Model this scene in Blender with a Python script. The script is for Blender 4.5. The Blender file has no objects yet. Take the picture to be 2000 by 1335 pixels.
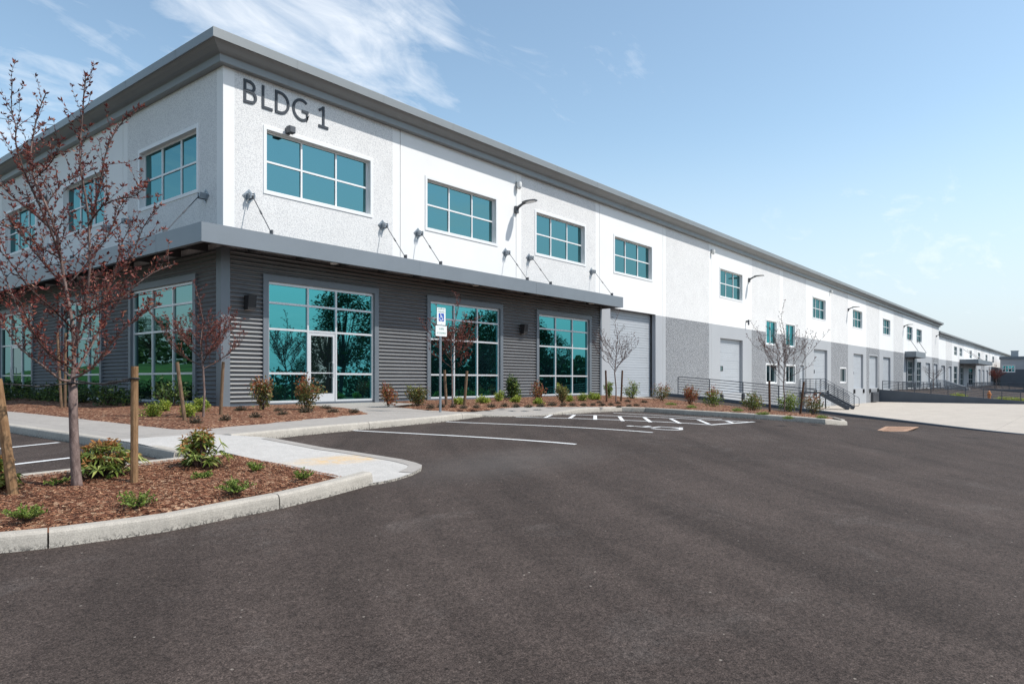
import bpy, bmesh, math, random
import numpy as np
from mathutils import Vector, Matrix
from mathutils.geometry import delaunay_2d_cdt

random.seed(7)
R_ = math.radians
SC = bpy.context.scene
COL = SC.collection

# ------------------------------------------------------------------ camera, sky, sun, exposure
CAMX, CAMY, CAMZ = -9.91, -18.10, 0.69
AZ = R_(39.06)
FPX = 1380.0
cam_d = bpy.data.cameras.new("camera")
cam = bpy.data.objects.new("camera", cam_d)
COL.objects.link(cam)
cam.location = (CAMX, CAMY, CAMZ)
cam.rotation_euler = (math.pi/2, 0, AZ - math.pi/2)
cam_d.sensor_width = 36.0
cam_d.lens = FPX/2000*36
cam_d.shift_y = (743-667.5)/2000
cam_d.clip_start = 0.1
cam_d.clip_end = 5000
SC.camera = cam

FV = np.array([math.cos(AZ), math.sin(AZ)])
RV = np.array([math.sin(AZ), -math.cos(AZ)])

SUN_EL = R_(52.9)
SUNV = Vector((0.463*math.cos(SUN_EL), -0.886*math.cos(SUN_EL), math.sin(SUN_EL)))
sl = bpy.data.lights.new("sun", 'SUN')
sl.energy = 4.1
sl.angle = R_(0.53)
sl.color = (1.0, 0.955, 0.89)
so = bpy.data.objects.new("sun", sl)
COL.objects.link(so)
so.rotation_euler = SUNV.to_track_quat('Z', 'Y').to_euler()

def dir_px(px, py):
    r = (px-1000)/FPX
    v = Vector((FV[0]+r*RV[0], FV[1]+r*RV[1], (743-py)/FPX))
    return v.normalized()

W = bpy.data.worlds.new("World")
SC.world = W
W.use_nodes = True
nt = W.node_tree
nt.nodes.clear()
def wn(t, **k):
    n = nt.nodes.new(t)
    for a, b in k.items():
        setattr(n, a, b)
    return n
def wl(a, b): nt.links.new(a, b)
def wmath(op, a, b=None, clamp=False):
    n = wn('ShaderNodeMath', operation=op, use_clamp=clamp)
    for i, v in enumerate((a, b)):
        if v is None: continue
        if isinstance(v, (int, float)): n.inputs[i].default_value = v
        else: wl(v, n.inputs[i])
    return n.outputs[0]
sky = wn('ShaderNodeTexSky', sky_type='NISHITA')
sky.sun_disc = False
sky.sun_elevation = SUN_EL
sky.sun_rotation = math.atan2(0.463, -0.886)
sky.altitude = 50
sky.air_density = 1.0
sky.dust_density = 0.6
sky.ozone_density = 1.6
SKY_STRENGTH = 0.15
tc = wn('ShaderNodeTexCoord')
nrm = wn('ShaderNodeVectorMath', operation='NORMALIZE')
wl(tc.outputs['Generated'], nrm.inputs[0])
sep = wn('ShaderNodeSeparateXYZ'); wl(nrm.outputs[0], sep.inputs[0])
den = wmath('ADD', wmath('MAXIMUM', sep.outputs[2], 0.0), 0.22)
comb = wn('ShaderNodeCombineXYZ')
wl(wmath('DIVIDE', sep.outputs[0], den), comb.inputs[0])
wl(wmath('DIVIDE', sep.outputs[1], den), comb.inputs[1])
def cloud_noise(scale, rot, sx, sy, detail, dist, rough=0.6):
    m = wn('ShaderNodeMapping')
    m.inputs['Rotation'].default_value = (0, 0, rot)
    m.inputs['Scale'].default_value = (sx, sy, 1)
    wl(comb.outputs[0], m.inputs[0])
    n = wn('ShaderNodeTexNoise')
    n.inputs['Scale'].default_value = scale
    n.inputs['Detail'].default_value = detail
    n.inputs['Roughness'].default_value = rough
    n.inputs['Distortion'].default_value = dist
    wl(m.outputs[0], n.inputs[0])
    return n.outputs[0]
n_big = cloud_noise(3.0, 0.9, 1.0, 2.2, 9, 0.9)
n_fine = cloud_noise(7.0, 0.7, 0.9, 1.6, 9, 0.8, 0.65)
BLOBS = [((600, 40), 9.5, .95), ((690, 110), 8.0, .9), ((780, 180), 6.5, .7), ((520, 20), 7.0, .7), ((840, 230), 6, .45),
         ((250, 60), 12, .46), ((60, 240), 10, .66), ((1760, 455), 6.0, .60), ((1600, 480), 6, .46), ((1960, 525), 5, .56),
         ((1100, 90), 10, .48), ((1010, 260), 5, .28), ((1850, 600), 8, .3), ((1400, 420), 7, .12)]
tot = None
for (p, rad, w) in BLOBS:
    d = dir_px(*p)
    dot = wn('ShaderNodeVectorMath', operation='DOT_PRODUCT')
    wl(nrm.outputs[0], dot.inputs[0]); dot.inputs[1].default_value = d
    c = math.cos(R_(rad*1.5))
    mr = wn('ShaderNodeMapRange', interpolation_type='SMOOTHSTEP', clamp=True)
    wl(dot.outputs['Value'], mr.inputs[0])
    mr.inputs[1].default_value = c; mr.inputs[2].default_value = 1.0
    mr.inputs[3].default_value = 0; mr.inputs[4].default_value = w
    tot = mr.outputs[0] if tot is None else wmath('MAXIMUM', tot, mr.outputs[0])
# clouds out of the picture, all round (seen in the window glass)
n_far = cloud_noise(1.3, 0.3, 1, 1.8, 8, 0.6)
behind = wn('ShaderNodeVectorMath', operation='DOT_PRODUCT')
wl(nrm.outputs[0], behind.inputs[0]); behind.inputs[1].default_value = (-FV[0], -FV[1], 0)
bm_ = wn('ShaderNodeMapRange', interpolation_type='SMOOTHSTEP', clamp=True)
wl(behind.outputs['Value'], bm_.inputs[0])
bm_.inputs[1].default_value = -0.60; bm_.inputs[2].default_value = -0.15
bm_.inputs[3].default_value = 0; bm_.inputs[4].default_value = 1.25
tot = wmath('MAXIMUM', tot, wmath('MULTIPLY', bm_.outputs[0], n_far))
tex = wmath('ADD', wmath('MULTIPLY', n_big, 1.5), wmath('MULTIPLY', n_fine, 0.7))
thr = wmath('SUBTRACT', 1.72, wmath('MULTIPLY', tot, 1.0))
cov = wmath('MULTIPLY', wmath('SUBTRACT', tex, thr), 1.35, True)
cov = wmath('MULTIPLY', cov, wmath('MULTIPLY', tot, 1.5, True))
cov = wmath('MULTIPLY', cov, 0.92, True)
mix = wn('ShaderNodeMix', data_type='RGBA')
wl(cov, mix.inputs['Factor'])
tint = wn('ShaderNodeMix', data_type='RGBA', blend_type='MULTIPLY')
tint.inputs['Factor'].default_value = 1.0
wl(sky.outputs[0], tint.inputs[6]); tint.inputs[7].default_value = (1.32, 1.30, 1.13, 1)
hz = wn('ShaderNodeMapRange', interpolation_type='SMOOTHSTEP', clamp=True)
wl(sep.outputs[2], hz.inputs[0]); hz.inputs[1].default_value = -.02; hz.inputs[2].default_value = .34; hz.inputs[3].default_value = .96; hz.inputs[4].default_value = 0
hzm = wn('ShaderNodeMix', data_type='RGBA'); wl(hz.outputs[0], hzm.inputs['Factor']); wl(tint.outputs[2], hzm.inputs[6]); hzm.inputs[7].default_value = (3.9, 4.4, 4.95, 1)
wl(hzm.outputs[2], mix.inputs[6])
mix.inputs[7].default_value = (6.3, 6.5, 6.75, 1)
bg = wn('ShaderNodeBackground'); bg.inputs[1].default_value = SKY_STRENGTH
wl(mix.outputs[2], bg.inputs[0])
wo = wn('ShaderNodeOutputWorld'); wl(bg.outputs[0], wo.inputs[0])

SC.view_settings.view_transform = 'Standard'
SC.view_settings.look = 'None'
SC.view_settings.exposure = 0.25
SC.view_settings.gamma = 1.0
SC.view_settings.use_curve_mapping = False
SC.render.engine = 'CYCLES'
SC.cycles.use_denoising = True
SC.cycles.denoiser = 'OPENIMAGEDENOISE'
SC.cycles.denoising_input_passes = 'RGB_ALBEDO_NORMAL'
SC.cycles.denoising_prefilter = 'NONE'
SC.cycles.sample_clamp_indirect = 4.0
SC.cycles.max_bounces = 6
SC.cycles.diffuse_bounces = 3
SC.cycles.glossy_bounces = 3
SC.cycles.transparent_max_bounces = 4

# ------------------------------------------------------------------ materials
def new_mat(name):
    m = bpy.data.materials.new(name)
    m.use_nodes = True
    t = m.node_tree
    b = t.nodes['Principled BSDF']
    return m, t, b
def nd(t, typ, **k):
    n = t.nodes.new(typ)
    for a, b in k.items(): setattr(n, a, b)
    return n
def tex_noise(t, scale, detail=4, rough=.55, vec=None, dist=0.0):
    n = nd(t, 'ShaderNodeTexNoise')
    n.inputs['Scale'].default_value = scale
    n.inputs['Detail'].default_value = detail
    n.inputs['Roughness'].default_value = rough
    n.inputs['Distortion'].default_value = dist
    if vec is not None: t.links.new(vec, n.inputs['Vector'])
    return n.outputs[0]
def ramp(t, fac, stops):
    r = nd(t, 'ShaderNodeValToRGB')
    e = r.color_ramp.elements
    while len(e) < len(stops): e.new(0.5)
    for i, (p, c) in enumerate(stops):
        e[i].position = p
        e[i].color = (c, c, c, 1) if isinstance(c, (int, float)) else (*c, 1)
    t.links.new(fac, r.inputs[0])
    return r.outputs[0]
def mixc(t, fac, a, b, mode='MIX'):
    m = nd(t, 'ShaderNodeMix', data_type='RGBA', blend_type=mode)
    for s, v in ((0, fac), (6, a), (7, b)):
        if isinstance(v, (int, float)): m.inputs[s].default_value = v if s == 0 else (v, v, v, 1)
        elif isinstance(v, tuple): m.inputs[s].default_value = (*v, 1)
        else: t.links.new(v, m.inputs[s])
    return m.outputs[2]
def bump(t, b, height, strength, dist):
    n = nd(t, 'ShaderNodeBump')
    n.inputs['Strength'].default_value = strength
    n.inputs['Distance'].default_value = dist
    t.links.new(height, n.inputs['Height'])
    t.links.new(n.outputs[0], b.inputs['Normal'])
def obj_vec(t): return nd(t, 'ShaderNodeTexCoord').outputs['Object']
def mathn(t, op, a, b=None, clamp=False):
    n = nd(t, 'ShaderNodeMath', operation=op, use_clamp=clamp)
    for i, v in enumerate((a, b)):
        if v is None: continue
        if isinstance(v, (int, float)): n.inputs[i].default_value = v
        else: t.links.new(v, n.inputs[i])
    return n.outputs[0]

def paint(name, col, rough=.5, var=.06, scale=1.5, metallic=0.0, fine=60, fb=0.02, spec=.5):
    m, t, b = new_mat(name)
    v = obj_vec(t)
    n1 = tex_noise(t, scale, 5, .6, v)
    f = ramp(t, n1, [(.25, 1-var*1.6), (.75, 1+var)])
    t.links.new(mixc(t, 1.0, col, f, 'MULTIPLY'), b.inputs['Base Color'])
    b.inputs['Roughness'].default_value = rough
    b.inputs['Metallic'].default_value = metallic
    b.inputs['Specular IOR Level'].default_value = spec
    n2 = tex_noise(t, fine, 3, .6, v)
    bump(t, b, n2, .25, fb)
    return m

def stucco(name, light, dark, strength):
    """exposed-aggregate concrete, painted"""
    m, t, b = new_mat(name)
    v = obj_vec(t)
    vo = nd(t, 'ShaderNodeTexVoronoi'); vo.inputs['Scale'].default_value = 34
    vo.inputs['Randomness'].default_value = 1
    t.links.new(v, vo.inputs['Vector'])
    vo2 = nd(t, 'ShaderNodeTexVoronoi'); vo2.inputs['Scale'].default_value = 75
    t.links.new(v, vo2.inputs['Vector'])
    n = tex_noise(t, 30, 4, .7, v)
    h = mathn(t, 'ADD', mathn(t, 'ADD', vo.outputs['Distance'], mathn(t, 'MULTIPLY', vo2.outputs['Distance'], .5)), mathn(t, 'MULTIPLY', n, .9))
    h = mathn(t, 'SUBTRACT', 2.0, h)
    # map height to 0..1 first
    mr = nd(t, 'ShaderNodeMapRange'); t.links.new(h, mr.inputs[0])
    mr.inputs[1].default_value = .55; mr.inputs[2].default_value = 1.12
    c = ramp(t, mr.outputs[0], [(.1, dark), (.62, light)])
    big = ramp(t, tex_noise(t, .9, 4, .6, v), [(.3, .95), (.7, 1.03)])
    t.links.new(mixc(t, 1.0, c, big, 'MULTIPLY'), b.inputs['Base Color'])
    b.inputs['Roughness'].default_value = .85
    b.inputs['Specular IOR Level'].default_value = .2
    bump(t, b, h, strength, .022)
    return m

M = {}
M['white'] = paint('white_wall_paint', (.77, .77, .765), .75, .025, .5, fine=90, fb=.004, spec=.25)
M['white_tex'] = stucco('white_aggregate', (.75, .745, .735), (.58, .58, .585), .2)
M['grey'] = paint('grey_wall_paint', (.37, .385, .405), .75, .03, .5, fine=90, fb=.004, spec=.25)
M['grey_tex'] = stucco('grey_aggregate', (.37, .38, .395), (.13, .14, .155), .6)
M['groove'] = paint('joint_sealant', (.35, .35, .35), .9)  # even grey seen through the gaps between wall panels
M['cornice'] = paint('cornice_metal', (.235, .248, .252), .42, .05, .8, .25, fb=.002)
M['fascia'] = paint('canopy_metal', (.20, .225, .25), .42, .05, .8, .25, fb=.002)
M['trim'] = paint('dark_trim_metal', (.15, .172, .195), .45, .05, 1.2, .2, fb=.002)
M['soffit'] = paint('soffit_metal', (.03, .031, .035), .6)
M['beam'] = paint('canopy_beam_metal', (.06, .065, .072), .5)
M['siding'] = paint('corrugated_metal', (.215, .222, .23), .45, .05, 1.0, .55, fb=.001)
M['alu'] = paint('anodised_aluminium', (.62, .63, .65), .38, .03, 2, .35, fb=.001)
M['frame_white'] = paint('white_window_frame', (.74, .745, .75), .45, .02, 2, .0, fb=.001)
M['door_grey'] = paint('dock_door_paint', (.40, .425, .455), .45, .04, .9, .0, fb=.002)
M['steel_dark'] = paint('dark_steel_paint', (.085, .09, .10), .45, .05, 3, .2, fb=.002)
M['galv'] = paint('galvanised_steel', (.30, .33, .36), .38, .1, 9, .6, fb=.002)
M['rail'] = paint('railing_paint', (.062, .075, .095), .45, .06, 3, .1, fb=.002)
M['retain'] = paint('retaining_wall_paint', (.082, .098, .12), .7, .08, .8, fb=.01)
M['black'] = paint('black_rubber', (.02, .02, .022), .6)
M['lens'] = paint('lamp_lens', (.7, .7, .68), .3)
M['letters'] = paint('sign_letter_paint', (.022, .030, .042), .5)
M['sign_white'] = paint('sign_face_white', (.78, .80, .80), .4)
M['sign_blue'] = paint('sign_blue', (.02, .09, .42), .4)
M['sign_green'] = paint('sign_lettering_green', (.06, .24, .16), .5)
M['hydrant'] = paint('hydrant_orange', (.62, .20, .03), .45, .08, 6)
M['roofing'] = paint('roofing', (.4, .4, .4), .9)
M['stake'] = None

def glass(name, tint, dark, gloss):
    m, t, b = new_mat(name)
    t.nodes.remove(b)
    out = [n for n in t.nodes if n.type == 'OUTPUT_MATERIAL'][0]
    v = obj_vec(t)
    g = nd(t, 'ShaderNodeBsdfGlossy'); g.inputs['Color'].default_value = (*tint, 1); g.inputs['Roughness'].default_value = .012
    d = nd(t, 'ShaderNodeBsdfDiffuse'); d.inputs['Color'].default_value = (*dark, 1)
    bp = nd(t, 'ShaderNodeBump'); bp.inputs['Strength'].default_value = .10; bp.inputs['Distance'].default_value = .02
    t.links.new(tex_noise(t, 1.1, 1, .5, v), bp.inputs['Height'])
    t.links.new(bp.outputs[0], g.inputs['Normal'])
    mx = nd(t, 'ShaderNodeMixShader'); mx.inputs[0].default_value = gloss
    t.links.new(d.outputs[0], mx.inputs[1]); t.links.new(g.outputs[0], mx.inputs[2])
    t.links.new(mx.outputs[0], out.inputs[0])
    return m
M['glass'] = glass('teal_coated_glass', (.085, .365, .395), (.008, .035, .045), .90)
M['glass_upper'] = glass('teal_glass_dimmed_reflection', (.13, .285, .30), (.01, .035, .042), .90)  # same glass, tint lowered to paint in a dimmer sky reflection
M['glass_shade'] = glass('coated_glass_shade_tint', (.17, .30, .295), (.008, .03, .035), .90)  # same glass again, greyed so the colour carries the shaded side's weaker reflection
M['glass_dark'] = glass('tinted_glass', (.28, .38, .37), (.01, .02, .022), .7)

def asphalt_mat():
    m, t, b = new_mat('asphalt')
    v = obj_vec(t)
    base = ramp(t, tex_noise(t, .35, 6, .62, v, .6), [(.25, .78), (.5, 1.0), (.78, 1.22)])
    mp = nd(t, 'ShaderNodeMapping'); mp.inputs['Scale'].default_value = (.10, .55, 1); mp.inputs['Rotation'].default_value = (0, 0, .35)
    t.links.new(v, mp.inputs[0])
    streak = ramp(t, tex_noise(t, 1.0, 5, .6, mp.outputs[0], .8), [(.3, .92), (.7, 1.10)])
    g1 = ramp(t, tex_noise(t, 120, 2, .75, v), [(.30, .38), (.5, .98), (.72, 2.0)])
    g2 = ramp(t, tex_noise(t, 40, 4, .8, v), [(.34, .5), (.66, 1.55)])
    c = mixc(t, 1, (.053, .0405, .0350), base, 'MULTIPLY')
    c = mixc(t, 1, c, streak, 'MULTIPLY')
    # turning wheels leave faint concentric sweeps
    sx0 = nd(t, 'ShaderNodeSeparateXYZ'); t.links.new(v, sx0.inputs[0])
    ax = mathn(t, 'SUBTRACT', sx0.outputs[0], 16.0); ay = mathn(t, 'SUBTRACT', sx0.outputs[1], -27.0)
    rad = mathn(t, 'SQRT', mathn(t, 'ADD', mathn(t, 'MULTIPLY', ax, ax), mathn(t, 'MULTIPLY', ay, ay)))
    ang = mathn(t, 'ARCTAN2', ay, ax)
    cb = nd(t, 'ShaderNodeCombineXYZ'); t.links.new(mathn(t, 'MULTIPLY', rad, 1.5), cb.inputs[0]); t.links.new(mathn(t, 'MULTIPLY', ang, 2.2), cb.inputs[1])
    sweep = ramp(t, tex_noise(t, 1.0, 4, .6, cb.outputs[0], .3), [(.32, .76), (.5, 1.0), (.70, 1.20)])
    c = mixc(t, 1, c, sweep, 'MULTIPLY')
    mott = ramp(t, tex_noise(t, 7, 8, .85, v), [(.34, .80), (.66, 1.20)])
    c = mixc(t, 1, c, mott, 'MULTIPLY')
    worn = ramp(t, tex_noise(t, .9, 7, .7, v, 1.2), [(.56, 0), (.76, .22)])
    c = mixc(t, worn, c, (.16, .145, .135))
    c = mixc(t, 1, c, g1, 'MULTIPLY')
    c = mixc(t, 1, c, g2, 'MULTIPLY')
    vo = nd(t, 'ShaderNodeTexVoronoi'); vo.inputs['Scale'].default_value = 16
    t.links.new(v, vo.inputs['Vector'])
    sepc = nd(t, 'ShaderNodeSeparateColor'); t.links.new(vo.outputs['Color'], sepc.inputs[0])
    pick = mathn(t, 'GREATER_THAN', sepc.outputs[0], .95)
    near = mathn(t, 'LESS_THAN', vo.outputs['Distance'], .13)
    sp = mathn(t, 'MULTIPLY', pick, near)
    c = mixc(t, mathn(t, 'MULTIPLY', sp, .6), c, (.33, .29, .25))
    # pale dust worn in by tyres near the kerb end
    dn = tex_noise(t, .55, 4, .6, v, 1.0)
    sx = nd(t, 'ShaderNodeSeparateXYZ'); t.links.new(v, sx.inputs[0])
    dx = mathn(t, 'SUBTRACT', sx.outputs[0], -2.6); dy = mathn(t, 'SUBTRACT', sx.outputs[1], -12.1)
    rr = mathn(t, 'SQRT', mathn(t, 'ADD', mathn(t, 'MULTIPLY', mathn(t, 'MULTIPLY', dx, dx), .16), mathn(t, 'MULTIPLY', mathn(t, 'MULTIPLY', dy, dy), .8)))
    dm = mathn(t, 'MULTIPLY', mathn(t, 'SUBTRACT', 1.0, rr, True), mathn(t, 'MULTIPLY', dn, .45))
    c = mixc(t, dm, c, (.20, .185, .175))
    t.links.new(c, b.inputs['Base Color'])
    b.inputs['Roughness'].default_value = .9
    b.inputs['Specular IOR Level'].default_value = .18
    h = mathn(t, 'ADD', tex_noise(t, 110, 2, .7, v), mathn(t, 'MULTIPLY', tex_noise(t, 45, 3, .7, v), .8))
    bump(t, b, h, .55, .012)
    return m
M['asphalt'] = asphalt_mat()

def concrete(name, col, joint=None, var=.1, speck=.12, axes=(0, 1)):
    m, t, b = new_mat(name)
    v = obj_vec(t)
    f1 = ramp(t, tex_noise(t, .8, 6, .65, v, .4), [(.25, 1-var*1.3), (.75, 1+var)])
    f2 = ramp(t, tex_noise(t, 70, 3, .7, v), [(.3, 1-speck*1.4), (.7, 1+speck)])
    f3 = ramp(t, tex_noise(t, 7, 4, .7, v), [(.35, .93), (.65, 1.05)])
    c = mixc(t, 1, col, f1, 'MULTIPLY'); c = mixc(t, 1, c, f2, 'MULTIPLY'); c = mixc(t, 1, c, f3, 'MULTIPLY')
    h = tex_noise(t, 60, 3, .7, v)
    if joint:
        sx = nd(t, 'ShaderNodeSeparateXYZ'); t.links.new(v, sx.inputs[0])
        msk = None
        for k in axes:
            fr = mathn(t, 'FRACT', mathn(t, 'DIVIDE', mathn(t, 'ADD', sx.outputs[k], 500.3), joint))
            g = mathn(t, 'LESS_THAN', mathn(t, 'ABSOLUTE', mathn(t, 'SUBTRACT', fr, .5)), .008/joint)
            msk = g if msk is None else mathn(t, 'MAXIMUM', msk, g)
        c = mixc(t, mathn(t, 'MULTIPLY', msk, .55), c, (.10, .095, .09))
        h = mathn(t, 'SUBTRACT', h, mathn(t, 'MULTIPLY', msk, 1.5))
    t.links.new(c, b.inputs['Base Color'])
    b.inputs['Roughness'].default_value = .85
    b.inputs['Specular IOR Level'].default_value = .25
    bump(t, b, h, .35, .006)
    return m
M['walk'] = concrete('sidewalk_concrete', (.33, .305, .28), 1.55, .08, .08)
M['pad'] = concrete('new_ramp_concrete', (.46, .44, .415), None, .05, .16)
def pad_stain(cx, cy, ang):
    m = M['pad']; t = m.node_tree; b = t.nodes['Principled BSDF']
    src = b.inputs['Base Color'].links[0].from_socket
    mp = nd(t, 'ShaderNodeMapping', vector_type='TEXTURE'); mp.inputs['Location'].default_value = (cx, cy, 0); mp.inputs['Rotation'].default_value = (0, 0, ang); mp.inputs['Scale'].default_value = (.75, .33, 1)
    t.links.new(obj_vec(t), mp.inputs[0])
    sx = nd(t, 'ShaderNodeSeparateXYZ'); t.links.new(mp.outputs[0], sx.inputs[0])
    rr = mathn(t, 'ADD', mathn(t, 'MULTIPLY', sx.outputs[0], sx.outputs[0]), mathn(t, 'MULTIPLY', sx.outputs[1], sx.outputs[1]))
    n = tex_noise(t, 6, 6, .7, obj_vec(t), .6)
    f = mathn(t, 'MULTIPLY', mathn(t, 'SUBTRACT', 1.15, rr, True), mathn(t, 'MULTIPLY', mathn(t, 'SUBTRACT', n, .34), 4.0, True), True)
    c = ramp(t, tex_noise(t, 9, 4, .7, obj_vec(t)), [(.3, (.58, .47, .34)), (.52, (.56, .37, .17)), (.7, (.62, .50, .33))])
    t.links.new(mixc(t, mathn(t, 'MULTIPLY', f, .85), src, c), b.inputs['Base Color'])
M['apron'] = concrete('dock_apron_concrete', (.43, .385, .335), 4.6, .10, .05)
def kerb_mat():
    m, t, b = new_mat('kerb_concrete')
    v = obj_vec(t)
    f1 = ramp(t, tex_noise(t, 1.6, 6, .65, v, .4), [(.25, .86), (.75, 1.08)])
    f2 = ramp(t, tex_noise(t, 95, 3, .75, v), [(.3, .72), (.7, 1.14)])
    f3 = ramp(t, tex_noise(t, 12, 4, .7, v), [(.35, .90), (.65, 1.05)])
    c = mixc(t, 1, (.44, .405, .355), f1, 'MULTIPLY'); c = mixc(t, 1, c, f2, 'MULTIPLY'); c = mixc(t, 1, c, f3, 'MULTIPLY')
    at = nd(t, 'ShaderNodeAttribute', attribute_name='rise')
    tar = mathn(t, 'MULTIPLY', mathn(t, 'SUBTRACT', 1.0, mathn(t, 'MULTIPLY', at.outputs['Fac'], 18), True), mathn(t, 'GREATER_THAN', tex_noise(t, 38, 4, .75, v), .52))
    c = mixc(t, mathn(t, 'MULTIPLY', tar, .85), c, (.05, .047, .045))
    t.links.new(c, b.inputs['Base Color'])
    b.inputs['Roughness'].default_value = .85
    b.inputs['Specular IOR Level'].default_value = .25
    bump(t, b, mathn(t, 'ADD', tex_noise(t, 90, 3, .7, v), tex_noise(t, 15, 3, .7, v)), .4, .006)
    return m
M['kerb'] = kerb_mat()
M['paint_white'] = None
def road_paint():
    m, t, b = new_mat('road_paint')
    v = obj_vec(t)
    f = ramp(t, tex_noise(t, 60, 4, .7, v), [(.34, .30), (.46, .72)])
    t.links.new(f, b.inputs['Base Color'])
    b.inputs['Roughness'].default_value = .7
    bump(t, b, tex_noise(t, 90, 2, .7, v), .3, .006)
    return m
M['paint_white'] = road_paint()
def rusty(name, base):
    m, t, b = new_mat(name)
    v = obj_vec(t)
    f = tex_noise(t, 3.5, 5, .7, v, .5)
    c = ramp(t, f, [(.3, base), (.5, (.40, .24, .15)), (.62, (.26, .13, .08)), (.8, (.42, .30, .22))])
    t.links.new(c, b.inputs['Base Color']); b.inputs['Roughness'].default_value = .85
    return m
M['grate'] = rusty('rusty_grate', (.30, .19, .14))
def stain_mat():
    m, t, b = new_mat('rust_stain')
    v = obj_vec(t)
    f = tex_noise(t, 5, 5, .7, v, .6)
    c = ramp(t, f, [(.3, (.52, .48, .43)), (.48, (.58, .42, .24)), (.6, (.60, .36, .13)), (.75, (.56, .48, .38))])
    t.links.new(c, b.inputs['Base Color']); b.inputs['Roughness'].default_value = .85
    return m
M['stain'] = stain_mat()
def mulch_mat():
    m, t, b = new_mat('bark_mulch')
    v = obj_vec(t)
    mp = nd(t, 'ShaderNodeMapping'); mp.inputs['Scale'].default_value = (1, 1.0, 1)
    t.links.new(v, mp.inputs[0])
    vo = nd(t, 'ShaderNodeTexVoronoi'); vo.inputs['Scale'].default_value = 30
    t.links.new(mp.outputs[0], vo.inputs['Vector'])
    s = nd(t, 'ShaderNodeSeparateColor'); t.links.new(vo.outputs['Color'], s.inputs[0])
    c = ramp(t, s.outputs[0], [(.0, (.055, .023, .015)), (.45, (.16, .068, .040)), (.8, (.26, .128, .075)), (1, (.48, .32, .21))])
    f = ramp(t, tex_noise(t, 2.2, 5, .65, v), [(.3, .78), (.7, 1.18)])
    c = mixc(t, 1, c, f, 'MULTIPLY')
    t.links.new(c, b.inputs['Base Color'])
    b.inputs['Roughness'].default_value = .9; b.inputs['Specular IOR Level'].default_value = .15
    h = mathn(t, 'ADD', s.outputs[1], mathn(t, 'MULTIPLY', tex_noise(t, 25, 4, .7, v), 1.2))
    bump(t, b, h, .8, .035)
    return m
M['mulch'] = mulch_mat()

def leafmat(name, stops, transl=.3, rough=.5):
    m, t, b = new_mat(name)
    g = nd(t, 'ShaderNodeNewGeometry')
    c = ramp(t, g.outputs['Random Per Island'], stops)
    t.links.new(c, b.inputs['Base Color'])
    b.inputs['Roughness'].default_value = rough
    b.inputs['Specular IOR Level'].default_value = .35
    tr = nd(t, 'ShaderNodeBsdfTranslucent'); t.links.new(c, tr.inputs[0])
    mx = nd(t, 'ShaderNodeMixShader'); mx.inputs[0].default_value = transl
    out = [n for n in t.nodes if n.type == 'OUTPUT_MATERIAL'][0]
    t.links.new(b.outputs[0], mx.inputs[1]); t.links.new(tr.outputs[0], mx.inputs[2])
    t.links.new(mx.outputs[0], out.inputs[0])
    return m
M['chips'] = leafmat('bark_chips', [(0, (.07, .027, .016)), (.5, (.22, .088, .046)), (.85, (.34, .16, .085)), (1, (.52, .36, .23))], 0, .9)
M['leaf_plum'] = leafmat('plum_leaf', [(0, (.055, .020, .018)), (.45, (.145, .036, .031)), (.8, (.27, .064, .048)), (1, (.36, .18, .11))], .3)
M['leaf_brown'] = leafmat('brown_bud_leaf', [(0, (.05, .03, .028)), (.6, (.12, .055, .045)), (1, (.20, .08, .06))], .2)
M['leaf_rhodo'] = leafmat('rhododendron_leaf', [(0, (.06, .115, .026)), (.5, (.21, .27, .055)), (1, (.46, .47, .15))], .3, .4)
M['leaf_spent'] = leafmat('spent_bloom', [(0, (.28, .10, .03)), (.5, (.42, .19, .06)), (1, (.46, .30, .12))], .25)
M['leaf_nandina'] = leafmat('nandina_leaf', [(0, (.07, .11, .03)), (.5, (.14, .16, .05)), (.8, (.26, .20, .07)), (1, (.33, .13, .06))], .3)
M['leaf_red'] = leafmat('red_tip_leaf', [(0, (.22, .05, .03)), (.5, (.34, .10, .05)), (1, (.38, .20, .08))], .3)
M['leaf_lime'] = leafmat('yellow_green_leaf', [(0, (.17, .25, .028)), (.5, (.33, .39, .04)), (1, (.50, .50, .13))], .3)
M['leaf_dark'] = leafmat('dark_green_leaf', [(0, (.018, .04, .012)), (.6, (.035, .075, .02)), (1, (.07, .12, .035))], .2)
M['leaf_mid'] = leafmat('mid_green_leaf', [(0, (.07, .12, .02)), (.6, (.18, .26, .045)), (1, (.32, .38, .09))], .3)
M['leaf_heather'] = leafmat('heather_sprig', [(0, (.045, .035, .028)), (.6, (.085, .072, .05)), (1, (.13, .12, .07))], .15, .8)
M['leaf_tree'] = leafmat('far_tree_leaf', [(0, (.012, .03, .009)), (.6, (.03, .065, .016)), (1, (.07, .12, .03))], .25)
def bark(name, a, bcol, scale=18):
    m, t, b = new_mat(name)
    v = obj_vec(t)
    mp = nd(t, 'ShaderNodeMapping'); mp.inputs['Scale'].default_value = (1, 1, .35); t.links.new(v, mp.inputs[0])
    n = tex_noise(t, scale, 5, .7, mp.outputs[0], .5)
    t.links.new(ramp(t, n, [(.32, a), (.66, bcol)]), b.inputs['Base Color'])
    b.inputs['Roughness'].default_value = .85; b.inputs['Specular IOR Level'].default_value = .2
    bump(t, b, n, .5, .015)
    return m
M['bark'] = bark('cherry_bark', (.075, .048, .044), (.25, .185, .165), 30)
M['bark_thin'] = bark('twig_bark', (.040, .027, .025), (.11, .075, .065), 30)
M['stake'] = bark('timber_stake', (.165, .092, .046), (.30, .185, .10), 22)
M['stake_mid'] = bark('grey_brown_stake', (.10, .062, .038), (.21, .14, .09), 22)
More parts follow.
